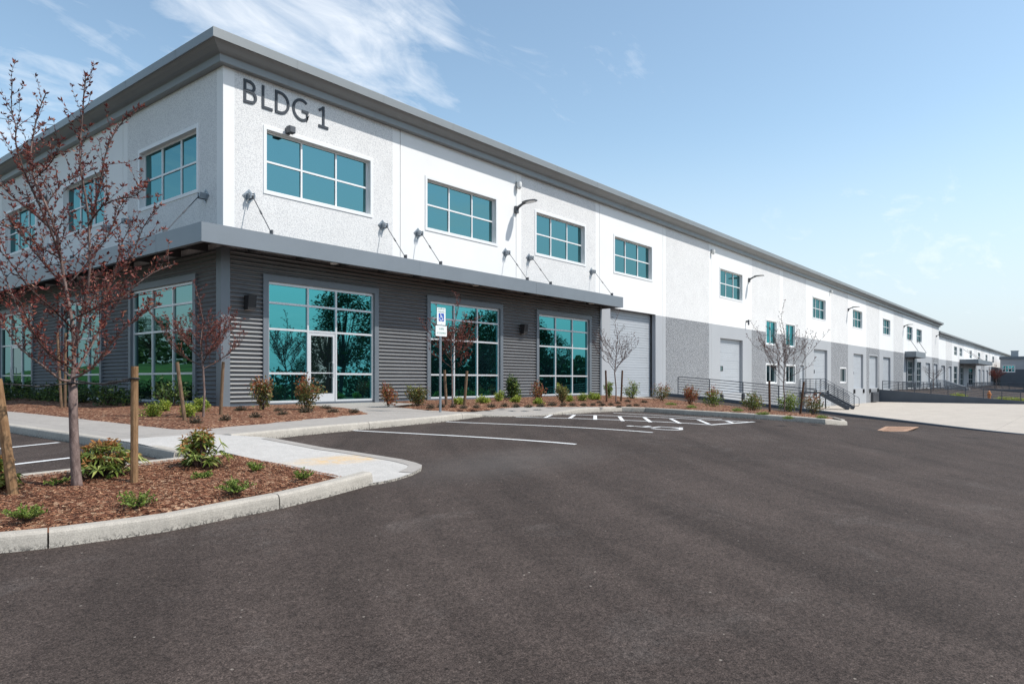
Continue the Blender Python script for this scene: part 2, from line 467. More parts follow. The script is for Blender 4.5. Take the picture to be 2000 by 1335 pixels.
M['stake_dark'] = bark('weathered_stake', (.065, .034, .022), (.14, .08, .05), 22)
M['grass'] = paint('mown_grass', (.05, .125, .016), .9, .35, .25)
M['land'] = paint('open_ground', (.11, .13, .06), .95, .3, .02)

# ------------------------------------------------------------------ mesh builder and tagging
class MB:
    def __init__(s): s.v = []; s.f = []; s.m = []; s.a = None
    def q(s, pts, m=0):
        i = len(s.v); s.v.extend(tuple(p) for p in pts); s.f.append(tuple(range(i, i+len(pts)))); s.m.append(m)
    def box(s, x0, x1, y0, y1, z0, z1, m=0):
        i = len(s.v)
        s.v += [(x0, y0, z0), (x1, y0, z0), (x1, y1, z0), (x0, y1, z0), (x0, y0, z1), (x1, y0, z1), (x1, y1, z1), (x0, y1, z1)]
        for f in ((3, 2, 1, 0), (4, 5, 6, 7), (0, 1, 5, 4), (1, 2, 6, 5), (2, 3, 7, 6), (3, 0, 4, 7)):
            s.f.append(tuple(i+k for k in f)); s.m.append(m)
    def bar(s, a, b, w, h, m=0, up=(0, 0, 1)):
        a = Vector(a); b = Vector(b); d = (b-a).normalized(); u = Vector(up)
        if abs(d.dot(u)) > .98: u = Vector((1, 0, 0))
        sd = d.cross(u).normalized()*w/2; u2 = sd.cross(d).normalized()*h/2
        i = len(s.v)
        for p in (a, b):
            for k, l in ((-1, -1), (1, -1), (1, 1), (-1, 1)): s.v.append(tuple(p+sd*k+u2*l))
        for f in ((0, 1, 2, 3), (7, 6, 5, 4), (0, 4, 5, 1), (1, 5, 6, 2), (2, 6, 7, 3), (3, 7, 4, 0)):
            s.f.append(tuple(i+k for k in f)); s.m.append(m)
    def tube(s, pts, rad, n=6, m=0, cap=True):
        pts = [Vector(p) for p in pts]
        if isinstance(rad, (int, float)): rad = [rad]*len(pts)
        i0 = len(s.v)
        ref = Vector((0.31, 0.17, 0.93))
        for k, p in enumerate(pts):
            d = (pts[min(k+1, len(pts)-1)]-pts[max(k-1, 0)])
            if d.length < 1e-9: d = Vector((0, 0, 1))
            d.normalize()
            r = ref if abs(d.dot(ref)) < .9 else Vector((1, 0, 0))
            a = d.cross(r).normalized(); b = d.cross(a)
            for j in range(n):
                t = 2*math.pi*j/n
                s.v.append(tuple(p+(a*math.cos(t)+b*math.sin(t))*rad[k]))
        for k in range(len(pts)-1):
            for j in range(n):
                a0 = i0+k*n+j; a1 = i0+k*n+(j+1) % n
                s.f.append((a0, a1, a1+n, a0+n)); s.m.append(m)
        if cap:
            s.f.append(tuple(i0+j for j in reversed(range(n)))); s.m.append(m)
            s.f.append(tuple(i0+(len(pts)-1)*n+j for j in range(n))); s.m.append(m)
    def lathe(s, prof, c=(0, 0, 0), n=16, m=0):
        i0 = len(s.v)
        for r, z in prof:
            for j in range(n):
                t = 2*math.pi*j/n
                s.v.append((c[0]+r*math.cos(t), c[1]+r*math.sin(t), c[2]+z))
        for k in range(len(prof)-1):
            for j in range(n):
                a0 = i0+k*n+j; a1 = i0+k*n+(j+1) % n
                s.f.append((a0, a1, a1+n, a0+n)); s.m.append(m)
        s.f.append(tuple(i0+(len(prof)-1)*n+j for j in range(n))); s.m.append(m)
    def leaf(s, p, d, up, L, Wd, m=0, fold=.25, droop=0.0):
        p = Vector(p); d = Vector(d).normalized(); sd = d.cross(Vector(up))
        if sd.length < 1e-5: sd = d.cross(Vector((1, 0.2, 0)))
        sd.normalize(); nn = sd.cross(d)
        mid = p+d*L*.48+nn*Wd*fold
        tip = p+d*L-Vector((0, 0, droop*L))
        i = len(s.v)
        s.v += [tuple(p), tuple(mid+sd*Wd*.5), tuple(tip), tuple(mid-sd*Wd*.5)]
        s.f += [(i, i+1, i+2), (i, i+2, i+3)]; s.m += [m, m]
    def build(s, name, mats, parent=None, smooth=False, loc=None):
        me = bpy.data.meshes.new(name)
        me.from_pydata(s.v, [], s.f)
        if not isinstance(mats, (list, tuple)): mats = [mats]
        for m in mats: me.materials.append(m)
        me.polygons.foreach_set('material_index', s.m)
        if smooth: me.polygons.foreach_set('use_smooth', [True]*len(s.f))
        if s.a is not None:
            at = me.attributes.new('rise', 'FLOAT', 'POINT'); at.data.foreach_set('value', s.a)
        me.update()
        o = bpy.data.objects.new(name, me)
        COL.objects.link(o)
        if parent is not None: o.parent = parent
        if loc is not None: o.location = loc
        return o

def tag(o, label, cat, group=None, kind=None):
    o['label'] = label; o['category'] = cat
    if group: o['group'] = group
    if kind: o['kind'] = kind
    return o
def thing(name, label, cat, loc=(0, 0, 0), rz=0, group=None):
    o = bpy.data.objects.new(name, None); COL.objects.link(o)
    o.location = loc; o.rotation_euler = (0, 0, rz)
    o.empty_display_size = .3
    return tag(o, label, cat, group)
def struct(o, label=None):
    o['kind'] = 'structure'
    return o
def dup(root, loc, rz=0, scale=1.0, label=None, group=None):
    r = root.copy(); COL.objects.link(r)
    r.location = loc; r.rotation_euler = (0, 0, rz)
    r.scale = (scale, scale, scale) if isinstance(scale, (int, float)) else scale
    if label: r['label'] = label
    if group: r['group'] = group
    for ch in list(root.children):
        c = ch.copy(); COL.objects.link(c); c.parent = r
        for g in list(ch.children):
            e = g.copy(); COL.objects.link(e); e.parent = c
    return r

# ------------------------------------------------------------------ terrain height of the asphalt
def px_xy(px, py, H):
    d = H*FPX/(py-743); r = (px-1000)/FPX
    return (CAMX+d*(FV[0]+r*RV[0]), CAMY+d*(FV[1]+r*RV[1]), CAMZ-H)
CTRL = [px_xy(*a) for a in (
    (100, 1070, 1.30), (330, 1037, 1.28), (730, 944, 1.13), (1000, 1335, 1.40), (1000, 900, 1.08), (1000, 1050, 1.22), (1500, 1335, 1.42),
    (690, 840, .98), (1125, 868, 1.02), (870, 823, .95), (1275, 845, 1.0), (1000, 813, .93), (1470, 823, 1.03),
    (1650, 829, 1.10), (1240, 803.5, .94), (16, 848, .97), (31, 945, 1.08), (368, 899, 1.04),
    (1600, 900, 1.22), (2000, 1000, 1.45), (2000, 900, 1.62), (2000, 1335, 1.45), (1800, 850, 1.45), (1720, 842, 1.30), (1900, 853, 1.65))]
CTRL += [(26, 0, -.16), (26, -4, -.48), (26, -8, -.86), (26, -12, -1.2), (26, -16, -1.53), (0, 0, -.16), (10, 0, -.16), (20, 0, -.14),
         (0, 12, -.16), (0, 30, -.16), (0, 45, -.16), (-6, 20, -.28), (-12, 45, -.3), (-15, 0, -.5), (-15, -10, -.65), (-30, 0, -.9), (-30, 40, -.6), (-30, -30, -1.1),
         (-10, -30, -1.0), (10, -30, -1.2), (20, -12.6, -1.12), (26, -22, -1.55), (40, -20, -1.56), (60, -20, -1.6), (80, -20, -1.65), (110, -22, -1.7),
         (20, -45, -1.5), (60, -45, -1.6), (110, -45, -1.7), (-60, 0, -1.2), (-60, 60, -1.1), (-60, -60, -1.5), (0, -60, -1.5), (140, -20, -1.7), (140, -60, -1.7),
         (22, -3, -.38), (18, -8, -.72), (15, -4, -.3)]
CTRL = np.array(CTRL)
def _phi(r2): return 0.5*r2*np.log(r2+1e-9)
_n = len(CTRL)
_K = _phi(((CTRL[:, None, :2]-CTRL[None, :, :2])**2).sum(-1)) + np.eye(_n)*3.0
_P = np.hstack([np.ones((_n, 1)), CTRL[:, :2]])
_A = np.block([[_K, _P], [_P.T, np.zeros((3, 3))]])
_w = np.linalg.solve(_A, np.concatenate([CTRL[:, 2], np.zeros(3)]))
def zA(x, y):
    x = np.atleast_1d(np.asarray(x, float)); y = np.atleast_1d(np.asarray(y, float))
    k = _phi((x[:, None]-CTRL[None, :, 0])**2+(y[:, None]-CTRL[None, :, 1])**2)
    z = k@_w[:_n]+_w[_n]+_w[_n+1]*x+_w[_n+2]*y
    return np.clip(z, -1.72, -.08)
def z1(x, y): return float(zA(x, y)[0])
_ds = np.geomspace(2.5, 130, 900)
def P(px, py, off=0.0):
    """where the ray through a picture point meets the ground (plus off)"""
    r = (px-1000)/FPX
    x = CAMX+_ds*(FV[0]+r*RV[0]); y = CAMY+_ds*(FV[1]+r*RV[1]); zr = CAMZ-(py-743)/FPX*_ds
    g = zr-(zA(x, y)+off)
    i = int(np.argmax(g < 0))
    if i == 0: i = len(_ds)-1
    t = g[i-1]/(g[i-1]-g[i]+1e-12)
    d = _ds[i-1]+t*(_ds[i]-_ds[i-1])
    return Vector((CAMX+d*(FV[0]+r*RV[0]), CAMY+d*(FV[1]+r*RV[1]), CAMZ-(py-743)/FPX*d))
def fX(px, Y=0.0):
    r = (px-1000)/FPX
    d = (Y-CAMY)/(FV[1]+r*RV[1]); return CAMX+d*(FV[0]+r*RV[0])
def fZ(px, py, Y=0.0):
    r = (px-1000)/FPX
    d = (Y-CAMY)/(FV[1]+r*RV[1]); return CAMZ+(743-py)*d/FPX
def lY(px, X=0.0):
    r = (px-1000)/FPX
    d = (X-CAMX)/(FV[0]+r*RV[0]); return CAMY+d*(FV[1]+r*RV[1])
def lZ(px, py, X=0.0):
    r = (px-1000)/FPX
    d = (X-CAMX)/(FV[0]+r*RV[0]); return CAMZ+(743-py)*d/FPX

def inpoly(x, y, poly):
    c = False; n = len(poly); j = n-1
    for i in range(n):
        xi, yi = poly[i][0], poly[i][1]; xj, yj = poly[j][0], poly[j][1]
        if (yi > y) != (yj > y) and x < (xj-xi)*(y-yi)/(yj-yi)+xi: c = not c
        j = i
    return c
def densify(poly, step, closed=True):
    out = []
    n = len(poly)
    for i in range(n if closed else n-1):
        a = Vector(poly[i][:2]); b = Vector(poly[(i+1) % n][:2])
        k = max(1, int((b-a).length/step))
        for j in range(k): out.append(a.lerp(b, j/k))
    if not closed: out.append(Vector(poly[-1][:2]))
    return out
def sheet(name, poly, zf, mat, step=.6, parent=None):
    ol = densify(poly, step)
    n = len(ol)
    xs = [p.x for p in ol]; ys = [p.y for p in ol]
    pts = list(ol)
    x = min(xs)+step*.5
    while x < max(xs):
        y = min(ys)+step*.5
        while y < max(ys):
            if inpoly(x, y, ol): pts.append(Vector((x+random.uniform(-.01, .01), y+random.uniform(-.01, .01))))
            y += step
        x += step
    r = delaunay_2d_cdt(pts, [(i, (i+1) % n) for i in range(n)], [list(range(n))], 1, 1e-4)
    vv, ff = r[0], r[2]
    zz = zf(np.array([p.x for p in vv]), np.array([p.y for p in vv]))
    mb = MB()
    mb.v = [(p.x, p.y, float(z)) for p, z in zip(vv, zz)]
    for f in ff:
        a, b, c = [vv[k] for k in f[:3]]
        f = list(f)
        if (b-a).cross(c-a) < 0: f.reverse()
        mb.f.append(tuple(f)); mb.m.append(0)
    o = mb.build(name, mat, parent, smooth=True)
    return o

# ------------------------------------------------------------------ ground, asphalt, apron
mb = MB(); mb.q([(-2500, -2500, -1.95), (2500, -2500, -1.95), (2500, 2500, -1.95), (-2500, 2500, -1.95)])
struct(mb.build('ground', M['land']))

def grid(name, xs, ys, zf, mat):
    X, Y = np.meshgrid(xs, ys); Z = zf(X.ravel(), Y.ravel())
    mb = MB(); nx = len(xs)
    mb.v = list(zip(X.ravel().tolist(), Y.ravel().tolist(), Z.tolist()))
    for j in range(len(ys)-1):
        for i in range(nx-1):
            a = j*nx+i; mb.f.append((a, a+1, a+nx+1, a+nx)); mb.m.append(0)
    return mb.build(name, mat, smooth=True)
XE = 26.0
xs = np.concatenate([np.linspace(-60, -16, 12)[:-1], np.linspace(-16, XE, 85)])
ys = np.concatenate([np.linspace(-70, -20, 14)[:-1], np.linspace(-20, 0, 50)])
struct(grid('parking_lot', xs, ys, zA, M['asphalt']))
struct(grid('parking_lot', np.concatenate([np.linspace(-60, -16, 12)[:-1], np.linspace(-16, 0, 20)]), np.linspace(0, 60, 40), zA, M['asphalt']))
struct(grid('parking_lot', np.linspace(XE, 300, 60), np.linspace(-70, -16.3, 24), zA, M['asphalt']))
def zpit(x, y): return -1.5-.0037*(np.asarray(x)-XE)
def zpit2(x, y):
    e = zA(x, y)+.004; t = np.clip((np.asarray(y)+19)/3, 0, 1)
    return np.maximum(zpit(x, y)*t+e*(1-t), e)
struct(grid('dock_apron', np.linspace(XE+.02, 78.3, 30), np.linspace(-16.3, 0, 12), zpit, M['apron']))
def zd2(x, y): return np.clip(-.45+.0814*np.asarray(y), -1.68, 5)
struct(grid('driveway', np.linspace(78.6, 300, 24), np.linspace(-16.3, 0, 12), zd2, M['asphalt']))

# ------------------------------------------------------------------ kerbs, pavement, beds
def kerb(name, poly, hf, side=1, closed=False, w=.15, gap=3.2):
    """sweep a rounded kerb section along the plan line (its outer foot); side=+1: body lies to the left of the line"""
    pts = densify(poly, .35, closed)
    n = len(pts)
    mb = MB(); mb.a = []
    acc = 0; prev = None; seg = 0
    rows = []
    for i, p in enumerate(pts):
        a = pts[i-1] if (i > 0 or closed) else p
        b = pts[(i+1) % n] if (i < n-1 or closed) else p
        d = (b-a).normalized(); nrm_ = Vector((-d.y, d.x))*side
        if prev is not None: acc += (p-prev).length
        prev = p
        zb = z1(p.x, p.y); h = hf(p.x, p.y) if callable(hf) else hf
        rows.append((p, nrm_, d, zb, h, acc))
    def section(row, sh=0.0):
        p, q, d, zb, h, _ = row
        p = p+d*sh
        k = min(1, h/.14)
        jig = .004*math.sin(p.x*3.1+p.y*2.3)
        prof = [(-.012+jig, -.12), (-.006+jig, 0), (.004, h-.045*k), (.010, h-.022*k), (.026, h-.006*k), (.045, h), (w-.01, h), (w, h-.01), (w, -.05)]
        base = len(mb.v)
        for (o, z) in prof:
            mb.v.append((p.x+q.x*o, p.y+q.y*o, zb+z)); mb.a.append(max(0, z))
        return base, len(prof)
    cur = None
    last_joint = 0
    cnt = n+1 if closed else n
    for i in range(cnt):
        row = rows[i % n]
        acc_i = row[5] if i < n else rows[-1][5]+.3
        if cur is not None and acc_i-last_joint > gap and i < cnt-1:
            b0, k = section(row, -.006)
            for j in range(k-1): mb.f.append((cur+j, b0+j, b0+j+1, cur+j+1)); mb.m.append(0)
            mb.f.append(tuple(b0+j for j in range(k))); mb.m.append(0)
            cur, k = section(row, .006)
            mb.f.append(tuple(cur+j for j in reversed(range(k)))); mb.m.append(0)
            last_joint = acc_i
            continue
        b0, k = section(row)
        if cur is None:
            if not closed: mb.f.append(tuple(b0+j for j in reversed(range(k)))); mb.m.append(0)
        else:
            for j in range(k-1): mb.f.append((cur+j, b0+j, b0+j+1, cur+j+1)); mb.m.append(0)
        cur = b0
    if not closed: mb.f.append(tuple(cur+j for j in range(9))); mb.m.append(0)
    return struct(mb.build(name, M['kerb'], smooth=False))

KH = .14
# main pavement outline in plan
kA = [P(*p) for p in ((535, 856), (590, 850), (644, 844.6), (745, 835), (860, 824), (942, 813.3))]
kB = [P(*p) for p in ((1005, 813.0), (1060, 811.5), (1117, 808))]
kC = [P(*p) for p in ((1176, 804.3), (1215, 803), (1260, 804.3), (1338, 809.5), (1420, 814.5), (1500, 819.5), (1560, 823.5), (1612, 828), (1634, 829.6), (1650, 830.3), (1655, 829.5))]
kD = [P(*p) for p in ((1650, 825.2), (1634, 821), (1600, 816), (1500, 806), (1400, 796), (1312, 786.5), (1255, 780.5))]
front = kA+kB+kC
def ramp_h(x, y):
    a, b, c, d = kA[-1].x-.9, kB[0].x, kB[1].x, kB[2].x+.4
    if y > -8.5 and a < x < d and x < 8:
        if x < b: t = (x-a)/(b-a)
        elif x < c: t = 1
        else: t = 1-(x-c)/(d-c)
        return KH-(KH-.012)*max(0, min(1, t))
    return KH
# the front kerb starts at the foot of the ramp pad
def kh_front(x, y): return ramp_h(x, y)
endpt = Vector((20.0, -.4))
kD.append(Vector((endpt.x, endpt.y, 0)))
front = [kA[0]+(kA[0]-kA[1]).normalized()*.9]+front
kerb('kerb', front+kD, kh_front, side=1)
KL = -5.6
leftline = [Vector((KL, 45)), Vector((KL, -9.0))]
kerb('kerb', leftline, KH, side=1)

PADT = [(432, 850), (474, 851)]
FRP = np.array([(p.x, p.y) for p in densify(front, .12, False)])
def zwalk(x, y):
    z = zA(x, y)
    r = np.array([ramp_h(a, b) for a, b in zip(x, y)])
    edge = np.sqrt(((np.stack([x, y], 1)[:, None, :]-FRP[None])**2).sum(-1)).min(1)
    t = np.clip((edge-.17)/1.6, 0, 1)
    return z+(r*(1-t)+KH*t)
tip_top = [(p.x, p.y) for p in kC]
def inset(poly, d):
    out = []
    n = len(poly)
    for i in range(n):
        a = Vector(poly[max(i-1, 0)][:2]); b = Vector(poly[min(i+1, n-1)][:2])
        t = (b-a).normalized(); q = Vector((-t.y, t.x))
        p = Vector(poly[i][:2])+q*d
        out.append((p.x, p.y))
    return out
ins_front = inset(front, .14)
ins_D = inset(kD, .14)
walk_poly = [(KL+.14, 45), (KL+.14, -7.6)]+ins_front+ins_D[2:]+[(20.0, -.05), (0.0, -.05), (-.05, 0), (-.05, 45)]
walk = struct(sheet('sidewalk', walk_poly, lambda x, y: zwalk(x, y)-.003, M['walk'], .55))

# ramp pad between the island and the parking bays
pad_r = [P(*p) for p in ((530, 855, .13), (590, 867, .10), (636, 876, .08), (690, 884, .06), (737, 891, .05), (785, 899, .035), (812, 905, .03))]
pad_t = [P(*p, .01) for p in ((824, 912), (822, 918), (805, 926), (776, 935.6), (745, 942.5))]
PX0 = -5.05
pad_poly = [(KL+.02, -9.0), (PX0-.03, -9.35), (PX0, -12.03)]+[(p.x, p.y) for p in reversed(pad_t)]+[(p.x, p.y) for p in reversed(pad_r)]+[(-4.3, -7.2), (KL+.02, -7.2)]
_sc = P(668, 899, .05); _se = P(740, 893, .05)
pad_stain(_sc.x, _sc.y, math.atan2(_se.y-_sc.y, _se.x-_sc.x))
def zpad(x, y):
    t = np.clip((-8.0-np.asarray(y))/4.0, 0, 1)
    return zA(x, y)+KH*(1-t)+.02*t+.006
struct(sheet('ramp_pad', pad_poly, zpad, M['pad'], .3))
mb = MB()
dpts = densify(pad_poly, .25)
zt = zpad(np.array([p.x for p in dpts]), np.array([p.y for p in dpts]))
for i in range(len(dpts)):
    a, b = dpts[i], dpts[(i+1) % len(dpts)]
    mb.q([(a.x, a.y, z1(a.x, a.y)-.15), (b.x, b.y, z1(b.x, b.y)-.15), (b.x, b.y, zt[(i+1) % len(dpts)]), (a.x, a.y, zt[i])])
struct(mb.build('ramp_edge', M['kerb']))
# border strip along the parking side of the pad
rim = [(p.x, p.y) for p in pad_r+pad_t[:3]]
rim_in = inset(rim, -.17)
mb = MB()
for i in range(len(rim)-1):
    q4 = [rim[i], rim[i+1], rim_in[i+1], rim_in[i]]
    zz = zpad(np.array([p[0] for p in q4]), np.array([p[1] for p in q4]))+.005
    mb.q([(p[0], p[1], z) for p, z in zip(q4, zz)])
struct(mb.build('ramp_border', M['walk']))

# planting beds
def bed(name, poly, rise=.05, step=.35, base=KH, mat=None):
    def zf(x, y):
        P2 = densify(poly, .06)
        a = np.array([(p.x, p.y) for p in P2])
        dd = np.sqrt(((np.stack([x, y], 1)[:, None, :]-a[None])**2).sum(-1)).min(1)
        n = .012*np.sin(x*5.3+y*3.1)+.012*np.sin(x*2.1-y*6.3)
        return zA(x, y)+base-.05+np.clip(dd/.5, 0, 1)*(rise+n)+.05*np.clip(dd/.12, 0, 1)
    o = struct(sheet(name, poly, zf, mat or M['mulch'], step))
    return zf
b1 = [P(*p, KH) for p in ((367, 840.5), (468, 833), (580, 822), (680, 812.5), (737, 807), (700, 799.5), (660, 794.5))]
BX = -4.25
bed1_poly = [(BX, 43), (BX, b1[0].y+.5), (BX+.15, b1[0].y+.12)]+[(p.x, p.y) for p in b1]+[(b1[-1].x-.1, -.12), (-.12, -.12), (-.12, 43)]
bed1 = bed('planting_bed', bed1_poly)
b2 = [P(*p, KH) for p in ((752, 793), (790, 797.5), (836, 801), (900, 800.5), (960, 797.5), (1020, 794.5), (1079, 794.5))]
bed2_poly = [(5.35, -.12), (5.35, b2[0].y)]+[(p.x, p.y) for p in b2]+[(kC[0].x+.1, kC[0].y+.30)]+[tuple(p[:2]) for p in inset(kC, .16)[1:-2]]+[tuple(p[:2]) for p in inset(kD, .16)[1:-2]]+[(19.0, -1.6), (19.2, -.12)]
bed2 = bed('planting_bed', bed2_poly)
# foreground island
ISL = [(-14.5, -12.02), (-8.2, -12.02), (-7.2, -12.06), (-6.2, -12.16), (-5.4, -12.26), (PX0-.01, -12.3)]
isl_front = [P(*p) for p in ((-60, 1086), (0, 1079.5), (94, 1070), (220, 1053), (330, 1037), (440, 1014), (546, 993), (636, 971), (700, 953.5), (728, 945))]
isl_pts = [(isl_front[0].x-5, isl_front[0].y+.0)]+[(p.x, p.y) for p in isl_front]
kerb('kerb', isl_pts, .135, side=1, gap=1.62)
isl_back = [(PX0-.1, -9.33), (-14.5, -9.33)]
kerb('kerb', isl_back, .11, side=1)
ii = inset(isl_pts, .14)
isl_poly = ii[:-1]+[(PX0-.02, ii[-1][1]+.05), (PX0-.04, -9.5), (-14.4, -9.48)]
bedI = bed('planting_bed', isl_poly, .03, .22, .115)
# loose bark chips on the island
mb = MB(); ip = [(p[0], p[1]) for p in isl_poly]
cxs = []; 
while len(cxs) < 26000:
    x = random.uniform(-9.3, -5.05); y = random.uniform(-12.3, -9.4)
    if inpoly(x, y, ip): cxs.append((x, y))
ca = np.array(cxs); cz = bedI(ca[:, 0], ca[:, 1])
for (x, y), z in zip(cxs, cz):
    L = random.uniform(.005, .017); w = random.uniform(.002, .005); t = random.uniform(0, 6.28)
    d = Vector((math.cos(t), math.sin(t), random.uniform(-.35, .35))).normalized(); s = Vector((-math.sin(t), math.cos(t), random.uniform(-.6, .6))).normalized()
    c = Vector((x, y, z+.008)); mb.q([c-d*L-s*w, c+d*L-s*w, c+d*L+s*w, c-d*L+s*w])
o = mb.build('bark_chips', M['chips']); tag(o, 'loose red brown bark chips covering the foreground island bed', 'mulch', None, 'stuff')

# ------------------------------------------------------------------ painted markings
def stripe(name, a, b, w, off=.006):
    a = Vector(a[:2]); b = Vector(b[:2]); d = (b-a).normalized(); s = Vector((-d.y, d.x))*w/2
    k = max(2, int((b-a).length/.4)); mb = MB()
    for i in range(k):
        p, q = a.lerp(b, i/k), a.lerp(b, (i+1)/k)
        mb.q([(c.x, c.y, z1(c.x, c.y)+off) for c in (p-s, q-s, q+s, p+s)])
    return struct(mb.build(name, M['paint_white']))
for a, b in (((690, 840.5), (1125, 867.5)), ((872, 823.5), (1275, 844.5))):
    stripe('parking_line', P(*a), P(*b), .10)
for a, b in (((-120, 889), (115, 864)), ((-60, 918), (138, 894)), ((-150, 862), (16, 851))):
    stripe('parking_line', P(*a), P(*b), .10)
for a, b, w in (((1007, 814), (1387, 829.3), .1), ((1104, 809.2), (1468, 824.3), .1), ((1387, 829.6), (1473, 823.6), .1), ((1198, 806.5), (1410, 818.5), .1)):
    stripe('parking_line', P(*a), P(*b), w)
def rg(x, y): return (600+.45*x, 760+.45*y)
for a, b in (((1033, 123), (1062, 111)), ((1138, 127), (1160, 112)), ((1250, 132), (1250, 114)), ((1370, 138), (1355, 118.5)), ((1490, 143), (1462, 122)), ((1618, 148.5), (1577, 128)), ((1745, 152), (1697, 133)), ((1850, 147), (1820, 138))):
    stripe('hatch_bar', P(*rg(*a)), P(*rg(*b)), .09, .0075)
def strokes(polys, width, close=None):
    """flat outlines of round-cornered strokes in 2D: list of quads"""
    qs = []
    for pl in polys:
        pl = [Vector(p) for p in pl]
        L = []; Rr = []
        n = len(pl)
        cl = (pl[0]-pl[-1]).length < 1e-6
        for i in range(n):
            a = pl[i-1] if i > 0 else (pl[-2] if cl else pl[i]); b = pl[i+1] if i < n-1 else (pl[1] if cl else pl[i])
            d1 = (pl[i]-a); d2 = (b-pl[i])
            if d1.length < 1e-9: d1 = d2
            if d2.length < 1e-9: d2 = d1
            d1.normalize(); d2.normalize()
            t = (d1+d2)
            if t.length < 1e-6: t = d1
            t.normalize(); nn = Vector((-t.y, t.x)); k = 1/max(.5, t.dot(d1))
            L.append(pl[i]+nn*width/2*k); Rr.append(pl[i]-nn*width/2*k)
        for i in range(n-1): qs.append([Rr[i], Rr[i+1], L[i+1], L[i]])
    return qs
def arc(cx, cy, r, a0, a1, n=14, ry=None):
    ry = ry or r
    return [(cx+r*math.cos(R_(a0+(a1-a0)*i/n)), cy+ry*math.sin(R_(a0+(a1-a0)*i/n))) for i in range(n+1)]
ISA = [arc(.36, .93, .035, 0, 360, 10), [(.37, .86), (.40, .52), (.66, .52), (.78, .2), (.88, .24)], [(.39, .70), (.64, .70)], arc(.45, .32, .26, 150, 385, 22)]
cI = P(1283, 834.5)
mb = MB()
for q4 in strokes(ISA, .065):
    # the symbol's head points to the building's pavement, seen from the aisle
    mb.q([(cI.x+(p.x-.5)*1.25, cI.y+(p.y-.5)*1.25, z1(cI.x+(p.x-.5)*1.25, cI.y+(p.y-.5)*1.25)+.006) for p in q4])
struct(mb.build('wheelchair_symbol', M['paint_white']))
# rusty drain grate in the drive
g = [P(*p) for p in ((1718, 840.5), (1733, 832.5), (1791, 833.3), (1765, 841.5))]
mb = MB()
for i in range(9):
    t0, t1 = i/9, (i+.72)/9
    a, b, c, d = g[0].lerp(g[1], t0), g[0].lerp(g[1], t1), g[3].lerp(g[2], t1), g[3].lerp(g[2], t0)
    mb.q([(p.x, p.y, z1(p.x, p.y)+.004) for p in (a, d, c, b)])
for a, b in ((0, 1), (1, 2), (2, 3), (3, 0)):
    mb.bar((g[a].x, g[a].y, z1(g[a].x, g[a].y)-.004), (g[b].x, g[b].y, z1(g[b].x, g[b].y)-.004), .12, .02)
tag(mb.build('drain_grate', M['grate']), 'rusty orange drain grate in the dark asphalt drive', 'drain grate')

# ------------------------------------------------------------------ warehouse
JX = [0, 6.36, 12.66, 19.05, 25.6, 32.1, 38.62, 45.15, 51.7, 58.45, 65.1, 71.9, 78.7, 85.6, 92.15, 99.1, 106.0, 113.2, 120.2]
TEX = [1, 0, 1, 0, 1, 0, 1, 1, 0, 1, 0, 1, 0, 1, 0, 0, 0, 1]
ZS, ZT, ZW0, ZW1 = 4.24, 9.25, 6.10, 7.84
TR = lambda s, o, z: (s, -o, z)       # long facade: outwards is -Y
TL = lambda s, o, z: (-o, s, z)       # end facade: outwards is -X
def tb(mb, T, s0, s1, o0, o1, z0, z1_, m=0):
    a = T(s0, o0, z0); b = T(s1, o1, z1_)
    mb.box(min(a[0], b[0]), max(a[0], b[0]), min(a[1], b[1]), max(a[1], b[1]), min(a[2], b[2]), max(a[2], b[2]), m)
def wall_panel(parent, T, s0, s1, tex, holes, zb, zt=ZT, zsplit=ZS, depth=.22, zoff=None):
    bd = .33
    ss = {s0, s1, s0+bd, s1-bd}; zs = {zb, zt, zsplit}
    for (a, b, c, d) in holes:
        ss |= {a, b}; zs |= {max(c, zb), d}
        if tex: ss |= {a-.13, b+.13}; zs |= {max(c-.13, zb), d+.13}
    ss = sorted(x for x in ss if s0 <= x <= s1); zs = sorted(zs)
    mb = MB()
    for i in range(len(ss)-1):
        for j in range(len(zs)-1):
            cs, cz = (ss[i]+ss[i+1])/2, (zs[j]+zs[j+1])/2
            if any(a < cs < b and c < cz < d for a, b, c, d in holes): continue
            tx = tex and s0+bd < cs < s1-bd and not any(a-.13 < cs < b+.13 and c-.13 < cz < d+.13 for a, b, c, d in holes)
            m = (1 if tx else 0)+(2 if cz < zsplit else 0)
            mb.q([T(ss[i], 0, zs[j]), T(ss[i+1], 0, zs[j]), T(ss[i+1], 0, zs[j+1]), T(ss[i], 0, zs[j+1])], m)
    for (a, b, c, d) in holes:
        c = max(c, zb)
        mm = 2 if (c+d)/2 < zsplit else 0
        for p in (((a, c), (a, d)), ((b, c), (b, d)), ((a, c), (b, c)), ((a, d), (b, d))):
            (u, v), (w, x) = p
            mb.q([T(u, 0, v), T(w, 0, x), T(w, -depth, x), T(u, -depth, v)], mm)
    for s in (s0, s1):
        if abs(s) > 1e-6 and abs(s-120.2) > 1e-6: mb.q([T(s, 0, zb), T(s, 0, zt), T(s, -.1, zt), T(s, -.1, zb)], 0)
    return mb.build('wall_panel', [M['white'], M['white_tex'], M['grey'], M['grey_tex']], parent)

